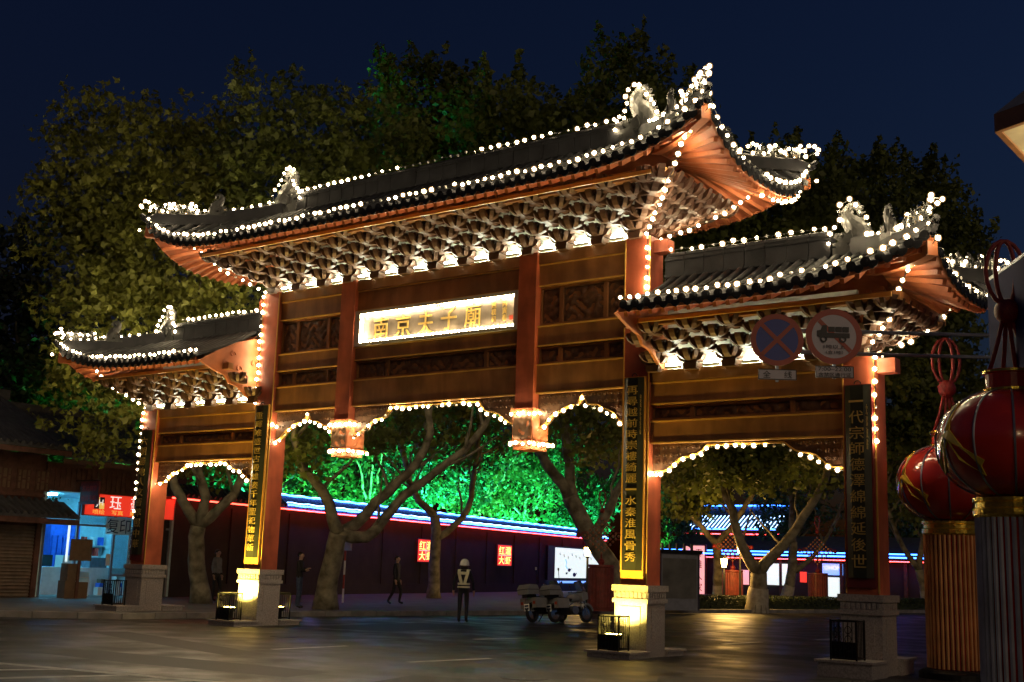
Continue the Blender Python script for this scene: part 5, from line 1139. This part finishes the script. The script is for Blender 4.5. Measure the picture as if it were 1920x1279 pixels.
def plate(c, w, h, lines, label):
    o = empty('sign_plate', c-Vector((0,0,h/2)), label, 'sign', 'white plates under the round signs')
    poly(o, 'plate', 'signwhite', c, [(-w/2,-h/2),(w/2,-h/2),(w/2,h/2),(-w/2,h/2)], 0, .012)
    for (x0,x1,z0,z1) in ((-w/2,w/2,h/2-.012,h/2),(-w/2,w/2,-h/2,-h/2+.012),(-w/2,-w/2+.012,-h/2+.012,h/2-.012),(w/2-.012,w/2,-h/2+.012,h/2-.012)): poly(o, 'border', 'signblack', c, [(x0,z0),(x1,z0),(x1,z1),(x0,z1)], .0125, .003)
    for t, x, z, fw, fh in lines: lettering(o, t, .15, c+ad*x+Vector((0,0,z))+sn*.02, 'signblack', fit=(fw,fh), rot=srot, depth=.002)
c1 = Vector((10.76,-5.08,4.93)); c2_ = Vector((11.42,-4.62,5.0))
o = empty('no_stopping_sign', c1-Vector((0,0,.37)), 'round blue no-stopping sign with red cross', 'traffic sign')
disc(o,'face','signblue',c1,.31,0); disc(o,'rim','signred',c1,.375,.0,.30,.016)
strip(o,'bar','signred',c1,(-.215,.215),(.215,-.215),.06,.0125); strip(o,'bar','signred',c1,(-.215,-.215),(.215,.215),.06,.0195)
o = empty('no_trucks_sign', c2_-Vector((0,0,.4)), 'round white sign with black truck and red slash', 'traffic sign')
disc(o,'face','signwhite',c2_,.33,0); disc(o,'rim','signred',c2_,.40,.0,.315,.016)
strip(o,'slash','signred',c2_,(-.21,.23),(.23,-.21),.06,.0125)
poly(o,'truck_body','signblack',c2_,[(-.24,.0),(-.24,.08),(-.19,.09),(-.16,.16),(-.10,.16),(-.10,.05),(.22,.05),(.22,-.02),(-.2,-.02)],.0195)
for k in range(3): poly(o,'truck_bed','signblack',c2_,[(-.08+.1*k,.065),(.01+.1*k,.065),(.01+.1*k,.14),(-.08+.1*k,.14)],.0195)
for x in (-.15,.12): disc(o,'truck_wheel','signblack',c2_+ad*x+Vector((0,0,-.04)),.05,.026,.028,.004,20)
lettering(o,'1吨以上',.1,c2_+Vector((0,0,-.15))+sn*.03,'signblack',fit=(.30,.06),rot=srot,depth=.002); lettering(o,'（含1吨）',.1,c2_+Vector((0,0,-.23))+sn*.03,'signblack',fit=(.24,.05),rot=srot,depth=.002)
plate(c1+Vector((0,0,-.50)), .54, .15, [('全',-.15,0,.11,.1),('线',.15,0,.11,.1)], 'white plate with two characters under the blue no-stopping sign')
plate(c2_+Vector((0,0,-.51)), .54, .17, [('7:00–22:00',0,.04,.46,.055),('含禁区通行证',0,-.04,.46,.06)], 'white plate with hours under the truck sign')
for c in (c1, c2_): part(tg, 'clamp', 'steel', lambda b: b.bar(c-sn*.02+Vector((0,0,-.6)), c-sn*.02+Vector((0,0,.25)), .04, .04, up=tuple(sn)))
pn = empty('panel_pillar', (13.9,-5.0,0), 'tall pale violet panel standing behind the nearer big lantern', 'panel')
pd = Vector((.545,-.838,0)); pq_ = Vector((.838,.545,0))
m = MB(); vs = [Vector((13.45,-4.29,0))+pd*a+pq_*o_+Vector((0,0,z)) for z in (0.0,5.63) for a, o_ in ((0,0),(2.2,0),(2.2,.25),(0,.25))]
m.add(vs, [(3,2,1,0),(4,5,6,7),(0,1,5,4),(1,2,6,5),(2,3,7,6),(3,0,4,7)]); m.build('panel', 'panelblue', pn)
m = MB(); m.add([v + Vector((0,0,5.635 if v.z < 1 else .05)) - (Vector((0,0,0))) for v in vs], [(3,2,1,0),(4,5,6,7),(0,1,5,4),(1,2,6,5),(2,3,7,6),(3,0,4,7)]); m.build('cap', 'steel', pn)
# canopy corner at the frame edge
cn = empty('kiosk_canopy', (16.5,-11.2,0), 'kiosk canopy corner with brown fascia and cream underside overhead', 'canopy')
K0 = Vector((15.46,-11.77,0)); ka = Vector((.90,-.43,0)); kb_ = Vector((.02,1,0))
def kq(a,b,z): return K0+ka*a+kb_*b+Vector((0,0,z))
def kbox(nm, mt, a0,a1,b0,b1,z0,z1):
    m = MB(); m.add([kq(a,b,z) for z in (z0,z1) for a,b in ((a0,b0),(a1,b0),(a1,b1),(a0,b1))], [(3,2,1,0),(4,5,6,7),(0,1,5,4),(1,2,6,5),(2,3,7,6),(3,0,4,7)]); return m.build(nm, mt, cn)
kbox('fascia','woodbrown',0,2.4,0,.05,4.97,5.11); kbox('fascia','woodbrown',0,.05,.051,2.4,4.97,5.11); kbox('fascia','woodbrown',2.35,2.4,.051,2.4,4.97,5.11); kbox('fascia','woodbrown',.051,2.349,2.35,2.4,4.97,5.11)
kbox('underside','cream',.052,2.348,.052,2.348,4.985,5.0)
m = MB(); m.add([kq(0,0,5.112),kq(2.4,0,5.112),kq(2.4,2.4,5.112),kq(0,2.4,5.112),kq(1.2,1.2,6.2)], [(0,1,4),(1,2,4),(2,3,4),(3,0,4),(3,2,1,0)]); m.build('hipped_top','slate',cn)
kbox('post','woodbrown',1.1,1.3,1.1,1.3,0,4.984)

kl = empty('kiosk_lamp', tuple(kq(1.0,.9,4.6)), 'warm tube lamp hung under the kiosk canopy', 'lamp')
m = MB(); m.tube([kq(1.0,.5,4.62), kq(1.0,1.3,4.62)], .03, 8); m.build('tube', emit('kiosk_tube', (1,.8,.45), 110), kl)
m = MB(); m.tube([kq(1.0,.9,4.64), kq(1.0,.9,4.984)], .012, 6); m.build('stem', 'iron', kl)

# ------------------------------------------------------------------ people
def person(loc, face, label, pose, mats, h=1.72, hair=True, cat='person'):
    """joints in a local frame facing +Y, metres for a 1.72 m figure"""
    s = h/1.72
    J = dict(pelvis=(0,0,.93), waist=(0,.0,1.08), chest=(0,.01,1.30), neck=(0,0,1.47), head0=(0,.015,1.555), head1=(0,.02,1.62), head2=(0,.01,1.685), nose=(0,.115,1.605),
        sh_l=(-.17,0,1.41), el_l=(-.23,-.02,1.13), wr_l=(-.23,.05,.88), sh_r=(.17,0,1.41), el_r=(.23,-.02,1.13), wr_r=(.23,.05,.88),
        hip_l=(-.09,0,.90), kn_l=(-.10,.02,.49), an_l=(-.105,-.02,.09), toe_l=(-.115,.14,.04), hip_r=(.09,0,.90), kn_r=(.10,.02,.49), an_r=(.105,-.02,.09), toe_r=(.115,.14,.04))
    rad = dict(pelvis=.135, waist=.12, chest=.14, neck=.052, head0=.066, head1=.092, head2=.075, nose=.016, sh=.066, el=.048, wr=.034, hip=.088, kn=.062, an=.045, toe=.04)
    J.update(pose)
    E_ = [('pelvis','waist'),('waist','chest'),('chest','neck'),('neck','head0'),('head0','head1'),('head1','head2'),('head1','nose')]
    for q in 'lr': E_ += [('chest','sh_'+q),('sh_'+q,'el_'+q),('el_'+q,'wr_'+q),('pelvis','hip_'+q),('hip_'+q,'kn_'+q),('kn_'+q,'an_'+q),('an_'+q,'toe_'+q)]
    R_ = {}
    for k in J: R_[k] = rad.get(k, rad.get(k[:-2], .04))
    for q, sx in (('l',-1),('r',1)):   # hand: palm and five fingers
        w = Vector(J['wr_'+q]); d = (w-Vector(J['el_'+q])).normalized(); side = Vector((0,1,0)) - d*d.y
        side = side.normalized() if side.length > .1 else Vector((1,0,0))
        J['pm_'+q] = tuple(w+d*.07); R_['pm_'+q] = .033; E_.append(('wr_'+q,'pm_'+q))
        for i in range(4):
            b0 = w+d*.10+side*(.027-.018*i); tip = b0+d*(.065+.012*(1-abs(i-1.3)/2))+Vector((-sx*.018,0,0)); k = 'f%d_%s' % (i,q); J[k] = tuple(tip); R_[k] = .009; E_.append(('pm_'+q,k))
        k = 'th_'+q; J[k] = tuple(w+d*.085+side*.06); R_[k] = .010; E_.append(('wr_'+q,k))
    names = list(J); idx = {n: i for i, n in enumerate(names)}
    me = bpy.data.meshes.new('body'); me.from_pydata([tuple(Vector(J[n])*s) for n in names], [(idx[a], idx[b]) for a, b in E_], [])
    tmp = bpy.data.objects.new('body_tmp', me); col.objects.link(tmp)
    tmp.modifiers.new('skin','SKIN')
    for n in names:
        v = me.skin_vertices[0].data[idx[n]]; v.radius = (R_[n]*s*(1.0 if n not in ('chest','waist','pelvis') else 1.15), R_[n]*s*(.85 if n in ('chest','waist','pelvis') else 1)); v.use_root = n == 'pelvis'
    sb_ = tmp.modifiers.new('sub','SUBSURF'); sb_.levels = 2; sb_.render_levels = 2
    bpy.context.view_layer.update()
    body = bpy.data.meshes.new_from_object(tmp.evaluated_get(bpy.context.evaluated_depsgraph_get())); bpy.data.objects.remove(tmp)
    body.materials.clear()
    for k in ('skin', mats[0], mats[1], 'rubber'): body.materials.append(M[k])
    hands = [Vector(J['wr_'+q])*s for q in 'lr']
    for p in body.polygons:
        c = p.center; p.use_smooth = True
        if c.z > 1.475*s: m_ = 0
        elif min((c-hv).length for hv in hands) < .035*s or any((lambda ax: (c-hv).dot(ax) > 0 and (c-hv).length < .21*s and ((c-hv)-ax*(c-hv).dot(ax)).length < .055*s)((hv-Vector(J['el_'+q])*s).normalized()) for hv, q in zip(hands,'lr')): m_ = 0
        elif c.z < .085*s: m_ = 3
        elif c.z < .95*s: m_ = 2
        else: m_ = 1
        p.material_index = m_
    root = empty('person', loc, label, cat, rz=face)
    o = bpy.data.objects.new('body', body); col.objects.link(o); o.parent = root
    if hair:
        b = MB(); n = 12
        b.ball((0,-.008*s,1.642*s), (.094*s,.105*s,.095*s), 12, 8)
        b.v = [(x, y - (.02*s if z < 1.62*s else 0) - (.045*s if (y > .03*s and z < 1.68*s) else 0), max(z,1.575*s)) for x, y, z in b.v]
        b.build('hair', 'hair', root, True, local=True)
    for sx in (-1,1):
        b = MB(); b.ball((sx*.094*s,.0,1.605*s), (.014*s,.022*s,.032*s), 6, 5); b.build('ear', 'skin', root, True, local=True)
        b = MB(); b.ball((sx*.034*s,.101*s,1.628*s), (.012*s,.006*s,.007*s), 6, 5); b.build('eye', 'hair', root, True, local=True)
    b = MB(); b.ball((0,.092*s,1.565*s), (.024*s,.008*s,.006*s), 6, 5); b.build('mouth', 'darkred', root, True, local=True)
    return root
cop = person((-4.18,6.87,0), R(30), 'traffic officer in white helmet and pale reflective vest seen from behind', dict(el_l=(-.27,-.02,1.14), wr_l=(-.29,.03,.90), el_r=(.27,-.02,1.14), wr_r=(.29,.03,.90)), ('navy','navy'), 1.74, hair=False)
def cpart(nm, mt, fn, sm=False): b = MB(); fn(b); return b.build(nm, mt, cop, sm, local=True)
cpart('helmet','helmetw',lambda b: b.lathe([(.135,1.625),(.138,1.65),(.13,1.71),(.105,1.765),(.06,1.80),(.01,1.81)], 18, (0,.01,0)), True)
cpart('helmet_brim','helmetw',lambda b: b.lathe([(.165,1.618),(.137,1.632)], 18, (0,.02,0)))
cpart('helmet_strap','hair',lambda b: b.lathe([(.118,1.50),(.122,1.60)], 14, (0,.01,0)))
for yy in (-1, 1):
    for sx in (-1, 1): cpart('vest_strap','vest',lambda b: b.sweep([(sx*.13,yy*.10,1.50),(sx*.125,yy*.168,1.40),(sx*.075,yy*.172,1.22),(sx*.045,yy*.150,1.10)], .085, .014, up=(0,yy,0)))
    cpart('vest_yoke','vest',lambda b: b.sweep([(-.10,yy*.172,1.40),(.10,yy*.172,1.40)], .08, .012, up=(0,yy,0)))
cpart('vest_belt','vest',lambda b: b.lathe([(.178,1.07),(.18,1.075),(.18,1.12),(.178,1.125)], 20)); cpart('belt','vest',lambda b: b.lathe([(.182,.985),(.184,.99),(.184,1.025),(.182,1.03)], 20))
person((-10.0,6.0,.14), R(-60), 'person in dark top and jeans with folded arms beside the lamp post trunk', dict(el_l=(-.22,.06,1.14), wr_l=(.02,.22,1.16), el_r=(.22,.06,1.14), wr_r=(-.02,.20,1.20)), ('blackcloth','jeans'))
person((-11.3,12.0,.14), R(-70), 'person in dark clothes walking along the wall left of the officer', dict(kn_l=(-.1,.16,.5), an_l=(-.1,.10,.11), toe_l=(-.11,.26,.08), kn_r=(.1,-.05,.5), an_r=(.1,-.26,.13), toe_r=(.11,-.12,.05)), ('navy','blackcloth'))
person((-14.6,6.6,.14), R(-75), 'person in grey and black jacket beside the pale forked tree trunk', dict(kn_l=(-.1,.12,.5), an_l=(-.1,.10,.10), toe_l=(-.11,.26,.05)), ('greycloth','blackcloth'))

# ------------------------------------------------------------------ police motorcycles
def motorcycle(loc, rz, label, lean):
    o = empty('motorcycle', loc, label, 'motorcycle', 'white patrol motorcycles', rz); o.rotation_euler = (0, lean, rz); o.scale = (.88,.88,.88)
    def mp(nm, mt, fn, par=None, sm=False): b = MB(); fn(b); return b.build(nm, mt, par or o, sm, local=True)
    def wheel(y):
        w = mp('wheel','chrome',lambda b: b.lathe([(.06,-.03),(.2,-.02),(.2,.02),(.06,.03)], 18))
        w.location = (0,y,.31); w.rotation_euler = (0,R(90),0)
        pts = [(.25*math.cos(t),.25*math.sin(t),0) for t in np.linspace(0,2*math.pi,25)]
        mp('tyre','rubber',lambda b: b.tube(pts, .062, 8, cap=False), w, True)
    wheel(-.72); wheel(.75)
    mp('frame','iron',lambda b: b.box(-.10,.10,-.55,.45,.28,.55) and b.bar((0,-.72,.31),(0,-.1,.5),.12,.08) )
    mp('engine','steel',lambda b: b.tube([(-.24,.05,.42),(.24,.05,.42)], .15, 12))
    mp('tank','bikewhite',lambda b: b.ball((0,.18,.84),(.17,.32,.15),12,8), sm=True); mp('seat','rubber',lambda b: b.prism([(-.55,.76),(-.05,.72),(0,.80),(-.5,.88)], -.15,.15, lambda y,z,x:(x,y,z)))
    mp('tail_fairing','bikewhite',lambda b: b.prism([(-.85,.66),(-.2,.56),(-.1,.72),(-.55,.78),(-.85,.80)], -.14,.14, lambda y,z,x:(x,y,z)))
    mp('fork','chrome',lambda b: b.tube([(-.09,.75,.31),(-.09,.52,.98)], .025, 6) and b.tube([(.09,.75,.31),(.09,.52,.98)], .025, 6))
    mp('front_mudguard','bikewhite',lambda b: b.sweep([(0,.75+.345*math.cos(t),.31+.345*math.sin(t)) for t in np.linspace(.4,2.6,9)], .13, .015, up=(1,0,0)) if False else b.tube([(0,.75+.33*math.cos(t),.31+.33*math.sin(t)) for t in np.linspace(.3,2.7,9)], .06, 6))
    mp('front_fairing','bikewhite',lambda b: b.prism([(.45,.72),(.72,.80),(.70,1.02),(.48,1.08)], -.2,.2, lambda y,z,x:(x,y,z))); mp('headlight','white',lambda b: b.ball((0,.72,.90),(.11,.05,.09),10,6))
    mp('windscreen','glass',lambda b: b.add([(-.24,.60,1.05),(.24,.60,1.05),(.2,.42,1.42),(-.2,.42,1.42),(0,.66,1.06),(0,.47,1.44)],[(0,4,5,3),(4,1,2,5)]))
    mp('handlebar','iron',lambda b: b.tube([(-.38,.30,1.06),(-.2,.48,1.04),(.2,.48,1.04),(.38,.30,1.06)], .018, 6))
    for sx in (-1,1):
        mp('mirror','chrome',lambda b: b.ball((sx*.40,.42,1.32),(.06,.02,.045),8,6)); mp('mirror_stalk','iron',lambda b: b.tube([(sx*.30,.40,1.06),(sx*.40,.42,1.3)], .008, 5))
        mp('pannier','bikewhite',lambda b: b.prism([(-.88,.48),(-.38,.48),(-.36,.80),(-.90,.82)], sx*.17, sx*.38, lambda y,z,x:(x,y,z))); mp('rear_lamp','signred',lambda b: b.box(sx*.28-.05,sx*.28+.05,-.915,-.895,.60,.70))
        mp('crash_bar','chrome',lambda b: b.tube([(sx*.12,.25,.3),(sx*.36,.3,.42),(sx*.34,.3,.62),(sx*.12,.25,.68)], .016, 6))
    tb = mp('top_box','bikewhite',lambda b: b.prism([(-1.12,.93),(-.62,.93),(-.58,1.1),(-.66,1.25),(-1.02,1.27),(-1.15,1.12)], -.26,.26, lambda y,z,x:(x,y,z)))
    mp('box_seam','rubber',lambda b: b.box(-.263,.263,-1.155,-.60,1.085,1.105), tb); mp('box_rack','iron',lambda b: b.box(-.12,.12,-1.05,-.6,.82,.928))
    mp('number_plate','paper',lambda b: b.box(-.12,.12,-.985,-.975,.38,.62)); mp('plate_lettering','ink',lambda b: b.box(-.09,.09,-.99,-.986,.52,.58) and b.box(-.09,-.01,-.99,-.986,.42,.49) and b.box(.01,.09,-.99,-.986,.42,.49)); mp('plate_holder','iron',lambda b: b.bar((0,-.80,.66),(0,-.97,.60),.2,.02))
    mp('antenna','iron',lambda b: b.tube([(.22,-.62,.9),(.24,-.66,1.75)], .012, 5)); mp('beacon','signwhite',lambda b: b.tube([(.24,-.66,1.75),(.24,-.66,1.84)], .03, 8)); mp('stand','iron',lambda b: b.tube([(-.1,-.05,.3),(-.3,-.1,.03)], .015, 5))
motorcycle((-3.45,10.1,0), R(-8), 'white patrol motorcycle nearer the officer', R(-7))
motorcycle((-2.95,10.65,0), R(-14), 'white patrol motorcycle nearer the red drum', R(-7))
